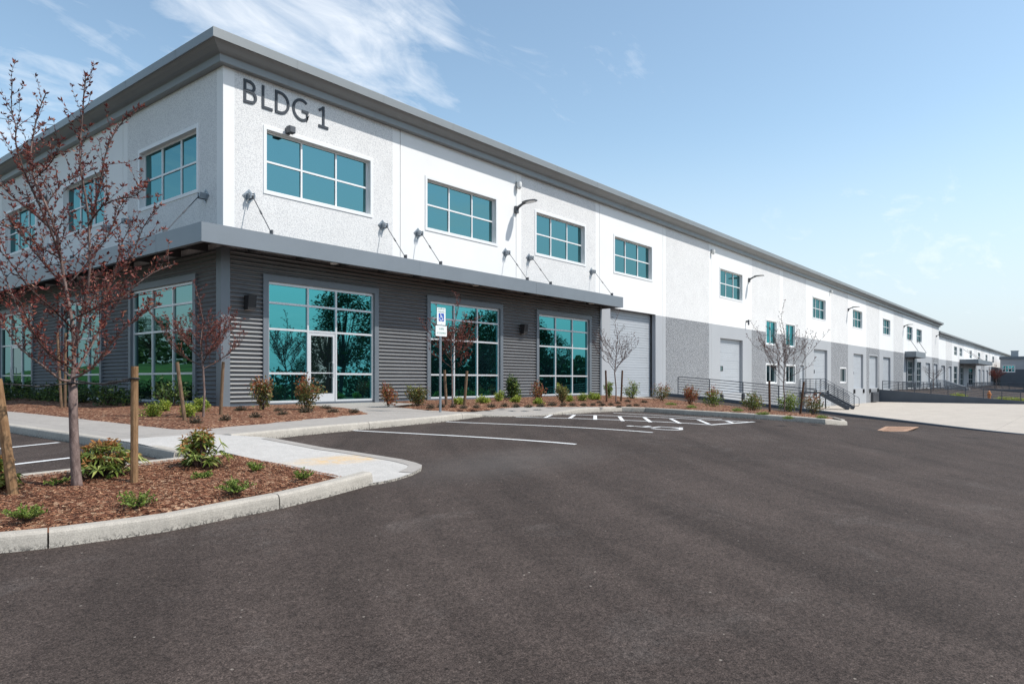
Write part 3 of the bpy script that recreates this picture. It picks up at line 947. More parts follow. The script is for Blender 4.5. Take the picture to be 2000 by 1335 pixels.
def window(parent, T, s0, s1, z0, z1_, cols=3, rows=2, name='window', fr=M['frame_white'], fw=.055, inset_=.13, gl=None, surround=True, bars_z=None, bars_s=None):
    mb = MB()
    if surround:
        for (a, b, c, d) in ((s0-.10, s1+.10, z1_, z1_+.10), (s0-.10, s1+.10, z0-.10, z0), (s0-.10, s0, z0, z1_), (s1, s1+.10, z0, z1_)):
            tb(mb, T, a, b, 0.0, .022, c, d)
    o0, o1 = -inset_-.06, -inset_
    zz = bars_z or [z0+(z1_-z0)*k/rows for k in range(1, rows)]
    sc = bars_s or [s0+(s1-s0)*k/cols for k in range(1, cols)]
    tb(mb, T, s0, s1, o0, o1, z0, z0+fw); tb(mb, T, s0, s1, o0, o1, z1_-fw, z1_)
    tb(mb, T, s0, s0+fw, o0, o1, z0+fw, z1_-fw); tb(mb, T, s1-fw, s1, o0, o1, z0+fw, z1_-fw)
    for z in zz: tb(mb, T, s0+fw, s1-fw, o0, o1-.004, z-fw/2, z+fw/2)
    for s in sc: tb(mb, T, s-fw/2, s+fw/2, o0, o1, z0+fw, z1_-fw)
    w = mb.build(name, fr, parent)
    g_ = MB()
    se = [s0]+list(sc)+[s1]; ze = [z0]+list(zz)+[z1_]
    for i in range(len(se)-1):
        for j in range(len(ze)-1):
            jx = random.uniform(-.007, .007); jz = random.uniform(-.007, .007); o = -inset_-.035
            g_.q([T(se[i], o+jx, ze[j]), T(se[i+1], o-jx, ze[j]), T(se[i+1], o-jx+jz, ze[j+1]), T(se[i], o+jx+jz, ze[j+1])])
    g_.build('pane', gl or M['glass_upper'], w)
    return w

def dock_door(parent, T, s0, s1, z0, z1_, win=True, depth=.2, header=0):
    mb = MB()
    z = z0; k = 0
    o = -depth
    while z < z1_-.001:
        h = min(.132, z1_-z)
        big = (k % 4 == 3)
        mb.q([T(s0, o, z), T(s1, o, z), T(s1, o, z+h*.80), T(s0, o, z+h*.80)])
        dd = .022 if big else .013
        mb.q([T(s0, o, z+h*.80), T(s1, o, z+h*.80), T(s1, o-dd, z+h*.87), T(s0, o-dd, z+h*.87)])
        mb.q([T(s0, o-dd, z+h*.87), T(s1, o-dd, z+h*.87), T(s1, o, z+h), T(s0, o, z+h)])
        z += h; k += 1
    d = mb.build('dock_door', M['door_grey'], parent)
    if win:
        wb = MB()
        for (a, b, c, e) in ((s0+.28, s0+.88, z0+1.42, z0+1.46), (s0+.28, s0+.88, z0+1.70, z0+1.74), (s0+.28, s0+.32, z0+1.46, z0+1.70), (s0+.84, s0+.88, z0+1.46, z0+1.70)):
            tb(wb, T, a, b, o, o+.02, c, e, 1)
        wb.q([T(s0+.32, o+.006, z0+1.46), T(s0+.84, o+.006, z0+1.46), T(s0+.84, o+.006, z0+1.70), T(s0+.32, o+.006, z0+1.70)], 0)
        wb.build('vision_panel', [M['glass_dark'], M['black']], d)
    return d
def bumpers(parent, T, s0, s1, z):
    for s in (s0-.05, s1-.2):
        mb = MB(); tb(mb, T, s, s+.28, 0, .12, z-.5, z-.08)
        tb(mb, T, s+.02, s+.26, .12, .135, z-.46, z-.12)
        mb.build('dock_bumper', M['black'], parent)

B1 = thing('warehouse', 'long white and grey two storey warehouse with teal windows, corrugated metal corner and grey canopy', 'warehouse')
upper = {0: (1.30, 5.06), 1: (7.62, 11.38), 2: (14.02, 17.75), 3: (20.45, 24.3), 5: (33.45, 37.2), 8: (53.2, 57.0), 10: (66.6, 70.4), 12: (80.2, 84.0), 14: (94.2, 98.0), 15: (101.0, 104.9)}
stores = {0: (1.30, 5.15), 1: (7.69, 11.52), 2: (14.08, 18.0)}
docks = {5: (33.5, 37.3, -.1), 8: (53.5, 57.6, -.1), 10: (66.9, 70.9, -.1), 11: (73.6, 77.5, -.1), 12: (80.3, 84.2, -.3), 16: (108.2, 112.0, -.3), 17: (115.2, 118.8, -.3)}
for k in range(18):
    s0, s1 = JX[k]+.012, JX[k+1]-.012
    if k == 0: s0 = 0.0
    if k == 17: s1 = JX[18]
    hs = []
    if k in upper: hs.append((*upper[k], ZW0, ZW1))
    if k in stores: hs.append((stores[k][0], stores[k][1], .0, 3.55))
    if k == 3: hs.append((20.05, 24.75, -.2, 4.27))
    if k in docks: hs.append((docks[k][0], docks[k][1], docks[k][2], 3.42 if k < 16 else 3.3))
    if k in (6, 7):
        a = 41.85 if k == 6 else 46.2
        hs += [(a, a+2.2, 3.42, 5.1), (a, a+2.2, .56, 1.86)]
    if k == 7: hs.append((49.7, 50.75, -.22, 1.95))
    if k == 9: hs.append((61.9, 63.9, .56, 1.86))
    if k in (14, 15): hs.append((94.4, 98.6, -.3, 3.3) if k == 14 else (100.9, 104.6, -.3, 3.3))
    zb = -.25 if k < 4 else -1.9
    zsp = ZS
    wall_panel(B1, TR, s0, s1, TEX[k], hs, zb, zsplit=zsp)
    for h in hs:
        if h[2] == ZW0: window(B1, TR, *h)
    if k in (6, 7):
        for h in hs[:2]: window(B1, TR, *h, cols=2, rows=1, inset_=.09, gl=M['glass'] if h[2] > 3 else M['glass_dark'])
    if k == 9: window(B1, TR, *hs[0], cols=2, rows=1, inset_=.09, gl=M['glass_dark'])
    if k in docks:
        dock_door(B1, TR, *hs[-1]); bumpers(B1, TR, hs[-1][0], hs[-1][1], hs[-1][2])
    if k == 3: dock_door(B1, TR, *hs[-1][:4], win=False, depth=.32)
    if k in (14, 15):
        h = hs[-1]; window(B1, TR, *h, cols=3, rows=4, name='storefront', fr=M['alu'], gl=M['glass_dark'], surround=False)
mb = MB(); tb(mb, TR, 49.72, 50.73, -.16, -.10, -.2, 1.93); tb(mb, TR, 49.80, 49.86, -.10, -.03, .8, .95)
mb.build('service_door', M['door_grey'], B1)
# end facade (shaded)
JY = [0, 6.3, 12.6, 18.95, 25.3, 31.7, 38.1, 45]
lup = {0: (1.42, 5.05), 1: (7.75, 11.45), 2: (14.42, 18.1), 3: (20.6, 24.2)}
lst = {0: (1.45, 5.45), 1: (7.88, 11.35), 2: (14.55, 18.6), 3: (20.8, 24.4)}
for k in range(7):
    s0, s1 = JY[k]+.012, JY[k+1]-.012
    if k == 0: s0 = 0.0
    hs = []
    if k in lup: hs += [(*lup[k], ZW0, ZW1), (*lst[k], 0, 3.55)]
    wall_panel(B1, TL, s0, s1, k % 2 == 0, hs, -.25)
    if k in lup: window(B1, TL, *hs[0])
# closing walls and roof
mb = MB()
mb.box(.25, 119.95, 44.5, 45, -1.9, 9.3); mb.q([(120.2, .12, -1.9), (120.2, 45, -1.9), (120.2, 45, 9.3), (120.2, .12, 9.3)])
mb.build('rear_wall', M['white'], B1)
mb = MB(); mb.box(.1, 120.1, .1, 45, 9.28, 9.55); mb.build('roof', M['roofing'], B1)
mb = MB(); mb.box(.5, 119.9, .5, .56, -1.9, 9.2); mb.box(.5, .56, .56, 44.4, -1.9, 9.2); mb.build('wall_core', M['groove'], B1)

PROF = [(0.0, 9.20), (.17, 9.20), (.185, 9.22), (.185, 9.40), (.20, 9.42), (.33, 9.47), (.45, 9.54), (.545, 9.61), (.565, 9.60), (.60, 9.60), (.60, 9.84), (.585, 9.86), (-.3, 9.92)]
def cornice(parent, path, prof, name='cornice', z0=0.0, seam=3.2, mat=None):
    """path: plan polyline (orthogonal), building to the left; prof: (out, z)"""
    mb = MB(); n = len(path); rows = []
    for i, p in enumerate(path):
        p = Vector(p)
        def nrm2(a, b):
            d = (Vector(b)-Vector(a)).normalized(); return Vector((d.y, -d.x))
        if i == 0: o = nrm2(path[0], path[1])
        elif i == n-1: o = nrm2(path[-2], path[-1])
        else: o = nrm2(path[i-1], path[i])+nrm2(path[i], path[i+1])
        rows.append([(p.x+o.x*k, p.y+o.y*k, z+z0) for k, z in prof])
    for i in range(n-1):
        for j in range(len(prof)-1): mb.q([rows[i][j], rows[i+1][j], rows[i+1][j+1], rows[i][j+1]])
    mb.q(rows[0]); mb.q(list(reversed(rows[-1])))
    for i in range(n-1):
        a = Vector(path[i]); b = Vector(path[i+1]); d = (b-a); L = d.length; d.normalize(); o = Vector((d.y, -d.x))
        s = seam*.6
        while s < L-.5:
            for j in range(1, len(prof)-2):
                (k0, z0_), (k1, z1_) = prof[j], prof[j+1]
                if abs(k1-k0)+abs(z1_-z0_) < .05: continue
                t = Vector((k1-k0, z1_-z0_)).normalized(); e = (t.y*.004, -t.x*.004)
                pts = []
                for (ss, kk, zz) in ((s, k0, z0_), (s+.022, k0, z0_), (s+.022, k1, z1_), (s, k1, z1_)):
                    p = a+d*ss+o*(kk+e[0]); pts.append((p.x, p.y, zz+e[1]+z0))
                mb.q(pts)
            s += seam
    return mb.build(name, mat or M['cornice'], parent)
cornice(B1, [(0, 45), (0, 0), (120.2, 0), (120.2, 45)], PROF)

# storefronts under the canopy
ZB = [.90, 2.17, 2.92]
def storefront(parent, T, s0, s1, door=None, cols=None, zbot=.02):
    cs = cols or [s0+(s1-s0)/3, s0+2*(s1-s0)/3]
    mb = MB(); fw = .06; o0, o1 = -.06, .045
    zt = 3.50
    gl = MB()
    se = [s0]+cs+[s1]
    for s in cs: tb(mb, T, s-fw/2, s+fw/2, o0, o1, zbot, zt-fw)
    for (a, b) in ((s0, s0+fw), (s1-fw, s1)): tb(mb, T, a, b, o0, o1, zbot, zt)
    tb(mb, T, s0+fw, s1-fw, o0, o1, zt-fw, zt+.02)
    for i in range(3):
        a, b = se[i]+(fw if i == 0 else fw/2), se[i+1]-(fw if i == 2 else fw/2)
        if not (door is not None and i == door): tb(mb, T, a, b, o0, o1, zbot, zbot+.09)
        zz = ZB if not (door is not None and i == door) else ZB[1:]
        for z in zz: tb(mb, T, a, b, o0, o1-.004, z-fw/2, z+fw/2)
        ze = [zbot]+ZB+[zt]
        for j in range(4):
            if door is not None and i == door and j < 2: continue
            jx = random.uniform(-.003, .003); jz = random.uniform(-.003, .003)
            gl.q([T(a, .0+jx, ze[j]), T(b, -jx, ze[j]), T(b, -jx+jz, ze[j+1]), T(a, jx+jz, ze[j+1])])
    w = mb.build('storefront', M['alu'], parent)
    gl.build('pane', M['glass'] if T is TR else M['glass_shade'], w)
    tr = MB()
    for (a, b, c, d) in ((s0-.17, s1+.17, zt+.02, zt+.20), (s0-.17, s0, zbot-.05, zt+.02), (s1, s1+.17, zbot-.05, zt+.02)):
        tb(tr, T, a, b, .0, .125, c, d)
    tr.build('surround', M['trim'], w)
    if door is not None:
        a, b = se[door]+fw/2+.01, se[door+1]-fw/2-.01
        d = MB(); z0, z1_ = zbot+.01, ZB[1]-fw/2-.005
        for (u, v, c, e) in ((a, a+.07, z0, z1_), (b-.07, b, z0, z1_), (a+.07, b-.07, z0, z0+.27), (a+.07, b-.07, z1_-.09, z1_)):
            tb(d, T, u, v, -.04, .03, c, e)
        dr = d.build('entrance_door', M['alu'], parent)
        gd = MB(); gd.q([T(a+.07, .005, z0+.27), T(b-.07, -.005, z0+.27), T(b-.07, -.005, z1_-.09), T(a+.07, .005, z1_-.09)])
        gd.build('door_glass', M['glass_dark'], dr)
        hb = MB(); tb(hb, T, a+.07, b-.07, .01, .03, z0+.88, z0+.91)
        pz = [(b-.10, .03, z0+.75), (b-.10, .10, z0+.78), (b-.10, .10, z0+1.2), (b-.10, .03, z0+1.23)]
        hb.tube([T(*p) for p in pz], .013, 8)
        hb.build('handle', M['alu'], dr)
    return w
storefront(B1, TR, 1.30, 5.15, 1, [2.66, 3.68])
storefront(B1, TR, *stores[1]); storefront(B1, TR, *stores[2])
storefront(B1, TL, *lst[0]); storefront(B1, TL, *lst[1]); storefront(B1, TL, *lst[2], door=1); storefront(B1, TL, *lst[3])
# corrugated siding
def siding(parent, T, s0, s1, z0, z1_):
    mb = MB(); n = max(8, int(round((z1_-z0)/.12*10)))
    prev = None
    for i in range(n+1):
        z = z0+(z1_-z0)*i/n
        ph = (z/.12) % 1.0
        o = .07+.034*math.cos(2*math.pi*ph)
        r = (T(s0, o, z), T(s1, o, z))
        if prev: mb.q([prev[0], prev[1], r[1], r[0]])
        prev = r
    return mb.build('corrugated_siding', M['siding'], parent, smooth=True)
ZC = 4.28
def side_run(T, edges, s_end):
    s = .13
    for (a, b) in edges:
        siding(B1, T, s, a-.17, .05, ZC); siding(B1, T, a-.17, b+.17, 3.70, ZC); s = b+.17
    siding(B1, T, s, s_end, .05, ZC)
side_run(TR, [stores[0], stores[1], stores[2]], 18.93)
side_run(TL, [lst[0], lst[1], lst[2], lst[3]], 31.7)
mb = MB(); mb.box(-.13, .13, -.13, -.02, -.02, ZC); mb.box(-.13, -.02, -.02, .13, -.02, ZC); mb.build('corner_trim', M['trim'], B1)
mb = MB(); mb.box(18.93, 19.06, -.13, 0, -.02, ZC); mb.build('corner_trim', M['trim'], B1)
mb = MB(); mb.box(.0, 19.0, -.05, -.01, -.2, .05); mb.box(-.05, -.01, 0, 31.5, -.2, .05); mb.build('base_kerb', M['retain'], B1)
# canopy
CP = 1.24; CZ0, CZ1 = 4.12, 4.60; CXE = 19.15; CYE = 31.7
can = MB()
can.box(-CP+.052, CXE-.052, -CP+.052, -.002, 4.46, 4.50)
can.box(-CP+.052, -.002, -.002, CYE, 4.46, 4.50)
canopy = can.build('canopy', M['soffit'], B1)
fs = MB()
fs.box(-CP, CXE, -CP-.0, -CP+.05, CZ0, CZ1); fs.box(CXE-.05, CXE, -CP+.05, -.002, CZ0, CZ1)
fs.box(-CP, -CP+.05, -CP+.05, CYE, CZ0, CZ1)
fs.box(-CP+.05, CXE-.05, -CP+.05, -CP+.13, CZ0, CZ0+.03); fs.box(-CP+.05, -CP+.13, -CP+.13, CYE, CZ0, CZ0+.03)
for s in (6.1, 12.4):
    fs.box(s, s+.012, -CP-.003, -CP, CZ0, CZ1)
for s in (1.2, 7.3, 13.4): fs.box(-CP-.003, -CP, s, s+.012, CZ0, CZ1)
fs.build('fascia', M['fascia'], canopy)
x = -.9
while x < 19:
    b_ = MB(); b_.box(x, x+.1, -CP+.05, -.1, 4.24, 4.46); b_.build('beam', M['beam'], canopy); x += 1.55
y = .6
while y < CYE:
    b_ = MB(); b_.box(-CP+.05, -.1, y, y+.1, 4.24, 4.46); b_.build('beam', M['beam'], canopy); y += 1.55
for (px, py) in ((652, 522), (929, 565), (1155, 585)):
    s = fX(px, -.75); d = MB(); d.lathe([(.0, 4.15), (.10, 4.15), (.12, 4.17), (.12, 4.24)][::-1], (s, -.75, 0), 16); d.build('downlight', M['lens'], canopy)
# tie rods
def tie(parent, T, s, zp, o_end=CP-.12, z_end=CZ1+.05):
    mb = MB(); a = Vector(T(s, .17, zp)); b = Vector(T(s, o_end, z_end))
    mb.tube([a, a.lerp(b, .42)], .014, 6); mb.tube([a.lerp(b, .42), a.lerp(b, .5)], .026, 6); mb.tube([a.lerp(b, .5), b], .014, 6)
    tb(mb, T, s-.02, s+.02, o_end-.06, o_end+.06, CZ1+.01, CZ1+.13)
    r = mb.build('tie_rod', M['steel_dark'], parent)
    p = MB(); h = .20
    for o0, o1, hh in ((.0, .014, h),):
        f = [T(s, o1, zp-hh), T(s+hh, o1, zp), T(s, o1, zp+hh), T(s-hh, o1, zp)]; g_ = [T(s, o0, zp-hh), T(s+hh, o0, zp), T(s, o0, zp+hh), T(s-hh, o0, zp)]
        p.q(f)
        for i in range(4): p.q([f[i], f[(i+1) % 4], g_[(i+1) % 4], g_[i]])
    tb(p, T, s-.07, s-.045, .014, .21, zp-.09, zp+.07); tb(p, T, s+.045, s+.07, .014, .21, zp-.09, zp+.07)
    p.tube([T(s-.09, .17, zp), T(s+.09, .17, zp)], .03, 8)
    for u, v in ((0, .13), (0, -.13), (.13, 0), (-.13, 0)): p.tube([T(s+u, .012, zp+v), T(s+u, .03, zp+v)], .018, 6)
    p.build('wall_plate', M['galv'], r)
for (px, py) in ((486, 385), (747, 443), (816, 459), (987, 497), (1033, 507), (1155, 535)):
    tie(B1, TR, fX(px), 5.82)
for (px, py) in ((402, 383), (252, 433), (213, 445), (105, 483), (78, 492), (0, 515)):
    tie(B1, TL, lY(px), 5.82)
# entry canopy far along
ec = MB(); a0, a1 = fX(1767), fX(1808, -1.3)
ec.box(a0, a1, -1.3, -1.24, 3.72, 4.46); ec.box(a0, a0+.06, -1.24, -.002, 3.72, 4.46); ec.box(a1-.06, a1, -1.24, -.002, 3.72, 4.46); ec.box(a0+.06, a1-.06, -1.24, -.002, 4.2, 4.26)
e1 = ec.build('entry_canopy', M['fascia'], B1)
for s_ in (95.6, 101.6):
    m2 = MB(); m2.tube([(s_, -.1, 6.2), (s_, -1.1, 4.5)], .03, 6); m2.box(s_-.2, s_+.2, -.05, -.002, 6.0, 6.4); m2.build('tie_rod', M['steel_dark'], e1)
for u0, u1 in ((93.6, 94.3), (98.7, 100.8)):
    ec = MB(); ec.box(u0, u1, -.10, -.002, -.3, 3.7); ec.build('corner_trim', M['trim'], B1)
# dock electrical box etc.
for (px0, px1, py0, py1) in ((1701, 1712, 763, 782),):
    m2 = MB(); s0, s1 = fX(px0), fX(px1); m2.box(s0, s1, -.25, -.002, -1.6, -.55); m2.box(s0+.3, s1-.3, -.28, -.25, -.9, -.62); m2.build('dock_leveller_box', M['steel_dark'], B1)

# building letters
def letter(parent, name, polys, s, z, h, w, T=TR, o0=.002, o1=.024):
    mb = MB()
    for kk, q4 in [(k, q) for k, pl in enumerate(polys) for q in strokes([pl], w)]:
        f = [T(s+p.x*h, o1+kk*.003, z+p.y*h) for p in q4]; b_ = [T(s+p.x*h, o0, z+p.y*h) for p in q4]
        mb.q(f); mb.q(b_[::-1])
        for i in range(4): mb.q([f[i], b_[i], b_[(i+1) % 4], f[(i+1) % 4]])
    return mb.build(name, M['letters'], parent)
w_ = .116
c0 = w_/2
Lt = {
 'B': [[(c0, 0), (c0, 1)], [(0, 1-c0), (.30, 1-c0)]+arc(.30, .735, .19, 90, -90, 10)+[(.30, .545), (c0, .53)], [(c0, .53), (.33, .53)]+arc(.33, .30, .225, 90, -90, 10)+[(0, c0)]],
 'L': [[(c0, 1), (c0, 0)], [(c0, c0), (.52, c0)]],
 'D': [[(c0, 0), (c0, 1)], [(0, 1-c0), (.24, 1-c0)]+arc(.24, .5, .42, 90, -90, 18, .5-c0)+[(0, c0)]],
 'G': [arc(.48, .5, .42, 50, 330, 24, .5-c0+.01)+[(.78, .12), (.78, .46)], [(.85, .46), (.50, .46)]],
 '1': [[(.04, .78), (.27, .93)], [(.29, 1), (.29, 0)], [(.02, c0), (.56, c0)]],
}
sg = thing('building_sign', 'dark raised letters reading BLDG 1 on the white upper corner wall', 'sign', (0, 0, 0))
SX = [fX(475.5), fX(511), fX(537), fX(570.5), fX(621)]
zl0 = fZ(476, 199.5); hl = fZ(476, 153.5)-zl0
for c_, s in zip('BLDG1', SX): letter(sg, 'letter', Lt[c_], s, zl0, hl, w_)

# wall lamps
def wall_lamp(label, s, z, T=TR, L=1.05, group='area lamps on the long wall', off=(0, 0)):
    b = T(s, 0, z); t = thing('wall_lamp', label, 'wall lamp', (b[0]+off[0], b[1]+off[1], b[2]), 0, group)
    mb = MB(); tb(mb, T, -.09, .09, .0, .10, -.18, .10)
    mb.tube([T(0, .08, -.02), T(0, .16, .06), T(0, .34, .14), T(0, .5, .17)], [.06, .06, .05, .045], 8)
    mb.build('arm', M['steel_dark'], t)
    h = MB(); ov = [(-.10, .40), (.10, .40), (.17, .62), (.17, L-.15), (.10, L), (-.10, L), (-.17, L-.15), (-.17, .62)]
    up = [T(a*.8, o, .235-.03*abs(o-.6)) for a, o in ov]; dn = [T(a, o, .155+.035*(o-.4)) for a, o in ov]
    h.q(up); h.q(dn[::-1])
    for i in range(8): h.q([up[i], dn[i], dn[(i+1) % 8], up[(i+1) % 8]])
    h.build('lamp_head', M['steel_dark'], t)
    l = MB(); l.q([T(a*.75, .55+(o-.4)*.7, .150+.035*(.15+(o-.4)*.7)) for a, o in ov]); l.build('lens', M['lens'], t)
    return t
for (px, py, ds) in ((1007, 408, 'right of the second upper window'), (1462, 546, 'beyond the fourth upper window'), (1656, 604, 'above the lone small ground window'),
                 (1765, 637, 'above the far entry canopy'), (1828, 656, 'at the far end of the nearest building')):
    wall_lamp('dark curved arm area lamp on white wall '+ds, fX(px), fZ(px, py))
def wall_pack(label, s, z, T):
    b = T(s, .08, z); t = thing('wall_pack', label, 'wall light', b, 0, 'wall lights on the corrugated siding')
    mb = MB(); w, h = .12, .20
    f = [T(-w, 0, -h), T(w, 0, -h), T(w, 0, h), T(-w, 0, h)]; g_ = [T(-w, .20, -h), T(w, .20, -h), T(w, .26, h), T(-w, .26, h)]
    mb.q(g_)
    for i in range(4): mb.q([f[i], f[(i+1) % 4], g_[(i+1) % 4], g_[i]])
    mb.build('housing', M['black'], t)
    l = MB(); l.q([T(-.12, .03, -h-.004), T(.12, .03, -h-.004), T(.12, .18, -h-.004), T(-.12, .18, -h-.004)]); l.build('lens', M['lens'], t)
    return t
wall_pack('black box wall light on corrugated siding near the building corner', fX(481), fZ(481, 592), TR)
wall_pack('black box wall light on corrugated siding between second and third storefronts', fX(1016), fZ(1016, 643), TR)
# small fixtures
def spot(label, T, s, z, name='spotlight', cat='spotlight'):
    b = T(s, 0, z); t = thing(name, label, cat, b)
    m2 = MB(); tb(m2, T, -.07, .07, 0, .04, -.09, .09); m2.tube([T(0, .03, 0), T(0, .12, .02)], .03, 8); m2.build('bracket', M['steel_dark'], t)
    m2 = MB(); tb(m2, T, -.10, .10, .10, .27, -.09, .10); tb(m2, T, -.085, .085, .27, .285, -.075, .085); m2.build('housing', M['steel_dark'], t)
spot('small dark spotlight just above the corner upper window', TR, fX(561), fZ(561, 257))
spot('small dark spotlight between upper windows on the shaded wall', TL, lY(91), lZ(91, 387))
def camera_box(label, s, z):
    t = thing('security_camera', label, 'camera', (s, 0, z), 0, 'cameras on the long wall')
    m2 = MB(); m2.box(-.06, .06, -.05, 0, -.1, .12); m2.build('bracket', M['galv'], t)
    m2 = MB(); m2.lathe([(.0, .1), (.10, .1), (.11, .0), (.10, -.10), (.06, -.17), (0, -.19)][::-1], (0, -.14, -.02), 12); m2.build('dome', M['lens'], t)
camera_box('small pale camera under the cornice beside the first curved lamp', fX(1009), fZ(1009, 361))
camera_box('small camera under the cornice above the first dock panel', fX(1389), fZ(1389, 491))
camera_box('small far camera under the cornice past the tree', fX(1621), fZ(1621, 569))
m2 = MB(); m2.tube([(fX(1457), -.02, 4.75), (fX(1457), -.18, 4.75)], .07, 8); m2.tube([(fX(1457), -.18, 4.85), (fX(1457), -.18, 4.5)], .06, 8)
tag(m2.build('alarm_horn', M['steel_dark']), 'tiny dark alarm horn at the edge of the grey paint above the first dock door', 'alarm')

# ------------------------------------------------------------------ second and third buildings
B2 = thing('warehouse', 'farther white and grey warehouse behind the long one, with dark entry canopy', 'warehouse', (0, 0, 0))
Y2 = .35
T2 = lambda s, o, z: (s, Y2-o, z)
j2 = [120.6+6.8*k for k in range(26)]
w2 = {}
def F2(px): return fX(px, Y2)
win2 = [(1863.4, 1869.5), (1874, 1879.5), (1893.7, 1898.4), (1910, 1914.6), (1924.7, 1928.8), (1938, 1941.6)]
win2 = [(F2(a), F2(b)) for a, b in win2]
dk2 = [(1838.4, 1845.8), (1852.6, 1858.5), (1911, 1915), (1918.6, 1922.7), (1926, 1930), (1936, 1940), (1944, 1947.5)]
dk2 = [(F2(a), F2(b)) for a, b in dk2]
st2 = [(F2(1863), F2(1870)), (F2(1876), F2(1882)), (F2(1892), F2(1901))]
edges = [124]
allh = [(a, b, 5.3, 6.9) for a, b in win2]+[(a, b, -.3, 3.2) for a, b in dk2]+[(a, b, -.2, 3.3) for a, b in st2]
jn = [x for x in j2 if x <= 290]
cutp = [120.6]
for x in jn[1:]:
    while any(a-.4 < x < b+.4 for a, b, c, d in allh): x += .4
    if x-cutp[-1] > 2.5: cutp.append(x)
for k in range(len(cutp)-1):
    s0, s1 = cutp[k]+.02, cutp[k+1]-.02
    hs = [h for h in allh if s0 < h[0] and h[1] < s1]
    wall_panel(B2, T2, s0, s1, k % 2, hs, -1.9, 7.95, 4.19)
    for h in hs:
        if h[2] > 5: window(B2, T2, *h, surround=False, fw=.09, gl=M['glass_dark'])
        elif h[2] == -.3: dock_door(B2, T2, *h, win=False)
        else: window(B2, T2, *h, cols=2, rows=3, name='storefront', fr=M['alu'], surround=False, gl=M['glass_dark'], fw=.09)
cornice(B2, [(120.6, 40), (120.6, Y2), (cutp[-1], Y2)], PROF, z0=-1.28, seam=6)
mb = MB(); mb.box(120.8, cutp[-1], Y2+.1, 40, 7.9, 8.2); mb.build('roof', M['roofing'], B2)
mb = MB(); mb.box(120.65, cutp[-1], Y2+.3, 39.5, -1.9, 7.9); mb.build('wall_core', M['white'], B2)
e_ = MB(); a0, a1 = F2(1874), F2(1906); e_.box(a0, a1, Y2-3.0, Y2, 3.9, 4.7); e2 = e_.build('entry_canopy', M['fascia'], B2)
for s in (a0+4, a0+10):
    m2 = MB(); m2.tube([(s, Y2-.1, 6.8), (s, Y2-2.8, 4.7)], .05, 6); m2.build('tie_rod', M['steel_dark'], e2)
B3 = thing('warehouse', 'dark grey low building with a green window at the right edge of the photo', 'warehouse', (0, 0, 0))
X3 = 205.0
y3 = lY(1953.5, X3)
T3 = lambda s, o, z: (X3-o, s, z)
wh = (lY(1982, X3), lY(1957.5, X3), 2.85, 4.5)
wall_panel(B3, T3, y3-60, y3, False, [wh], -1.9, 6.0, 3.5)
for ch in B3.children: ch.data.materials[0] = M['grey']; ch.data.materials[2] = M['retain']
window(B3, T3, *wh, cols=4, rows=2, fw=.14, gl=M['glass'])
mb = MB(); mb.box(X3-.25, X3+30, y3-60, y3+.2, 6.0, 6.7); mb.build('cornice', M['trim'], B3)
mb = MB(); mb.box(X3+.3, X3+30, y3-60, y3, -1.9, 6.0); mb.build('wall_core', M['grey'], B3)
for s in (y3-2.5, y3-20):
    m2 = MB(); m2.box(X3+3, X3+4.5, s-1, s+.5, 6.7, 8.1); m2.box(X3+2.9, X3+4.6, s-1.1, s+.6, 8.1, 8.25); m2.build('roof_unit', M['galv'], B3)

# ------------------------------------------------------------------ retaining walls, railings, stairs
def zwtop(y): return z1(XE-.2, y)+.17
mb = MB()
yy = np.linspace(-.02, -16.6, 24)
for i in range(len(yy)-1):
    a, b = yy[i], yy[i+1]; za, zb = zwtop(a), zwtop(b)
    za -= .15*(i/23)**2; zb -= .15*((i+1)/23)**2
    for p in ([(XE-.22, a, -1.9), (XE-.22, b, -1.9), (XE-.22, b, zb), (XE-.22, a, za)], [(XE-.22, a, za), (XE-.22, b, zb), (XE+.06, b, zb), (XE+.06, a, za)], [(XE+.06, a, -1.9), (XE+.06, b, -1.9), (XE+.06, b, zb), (XE+.06, a, za)]): mb.q(p)
tag(mb.build('retaining_wall', M['retain']), 'low dark blue grey retaining wall edging the drive beside the dock pit', 'wall')
mb = MB()
for i in range(12):
    a, b = -17.0*i/12, -17.0*(i+1)/12
    za, zb = -.30+.0814*a, -.30+.0814*b
    for p in ([(78.3, a, -1.9), (78.3, b, -1.9), (78.3, b, zb), (78.3, a, za)], [(78.3, a, za), (78.3, b, zb), (78.62, b, zb), (78.62, a, za)], [(78.62, a, -1.9), (78.62, b, -1.9), (78.62, b, zb), (78.62, a, za)]): mb.q(p)
tag(mb.build('retaining_wall', M['retain']), 'tall dark grey retaining wall across the far side of the dock apron', 'wall')

def railing(name, label, pts, h, nr, posts, mat=M['rail'], r=.022, parent=None, group=None, curl=False):
    pts = [Vector(p) for p in pts]
    o = pts[0]
    t = parent if parent is not None else thing(name, label, 'railing', o, 0, group)
    off = Vector((0, 0, 0)) if parent is not None else o
    def at(u):
        L = [(pts[i+1]-pts[i]).length for i in range(len(pts)-1)]; s = u*sum(L)
        for i, l in enumerate(L):
            if s <= l or i == len(L)-1: return pts[i].lerp(pts[i+1], s/l)
            s -= l
    for u in posts:
        p = at(u)-off; mb = MB(); mb.tube([p, p+Vector((0, 0, h-.02))], r*1.15, 7); mb.build('post', mat, t)
    for k in range(nr):
        z = h*(1-k/(nr))
        mb = MB()
        line = [p-off+Vector((0, 0, z)) for p in pts]
        if k == 0 and curl:
            d = (line[1]-line[0]).normalized()
            line = [line[0]+Vector((0, 0, -.22))-d*.0, line[0]+Vector((0, 0, -.1))-d*.0, line[0]+d*.04+Vector((0, 0, -.02)), line[0]+d*.14]+line[1:]
        mb.tube(line, r if k == 0 else r*.72, 7); mb.build('rail', mat, t)
    return t
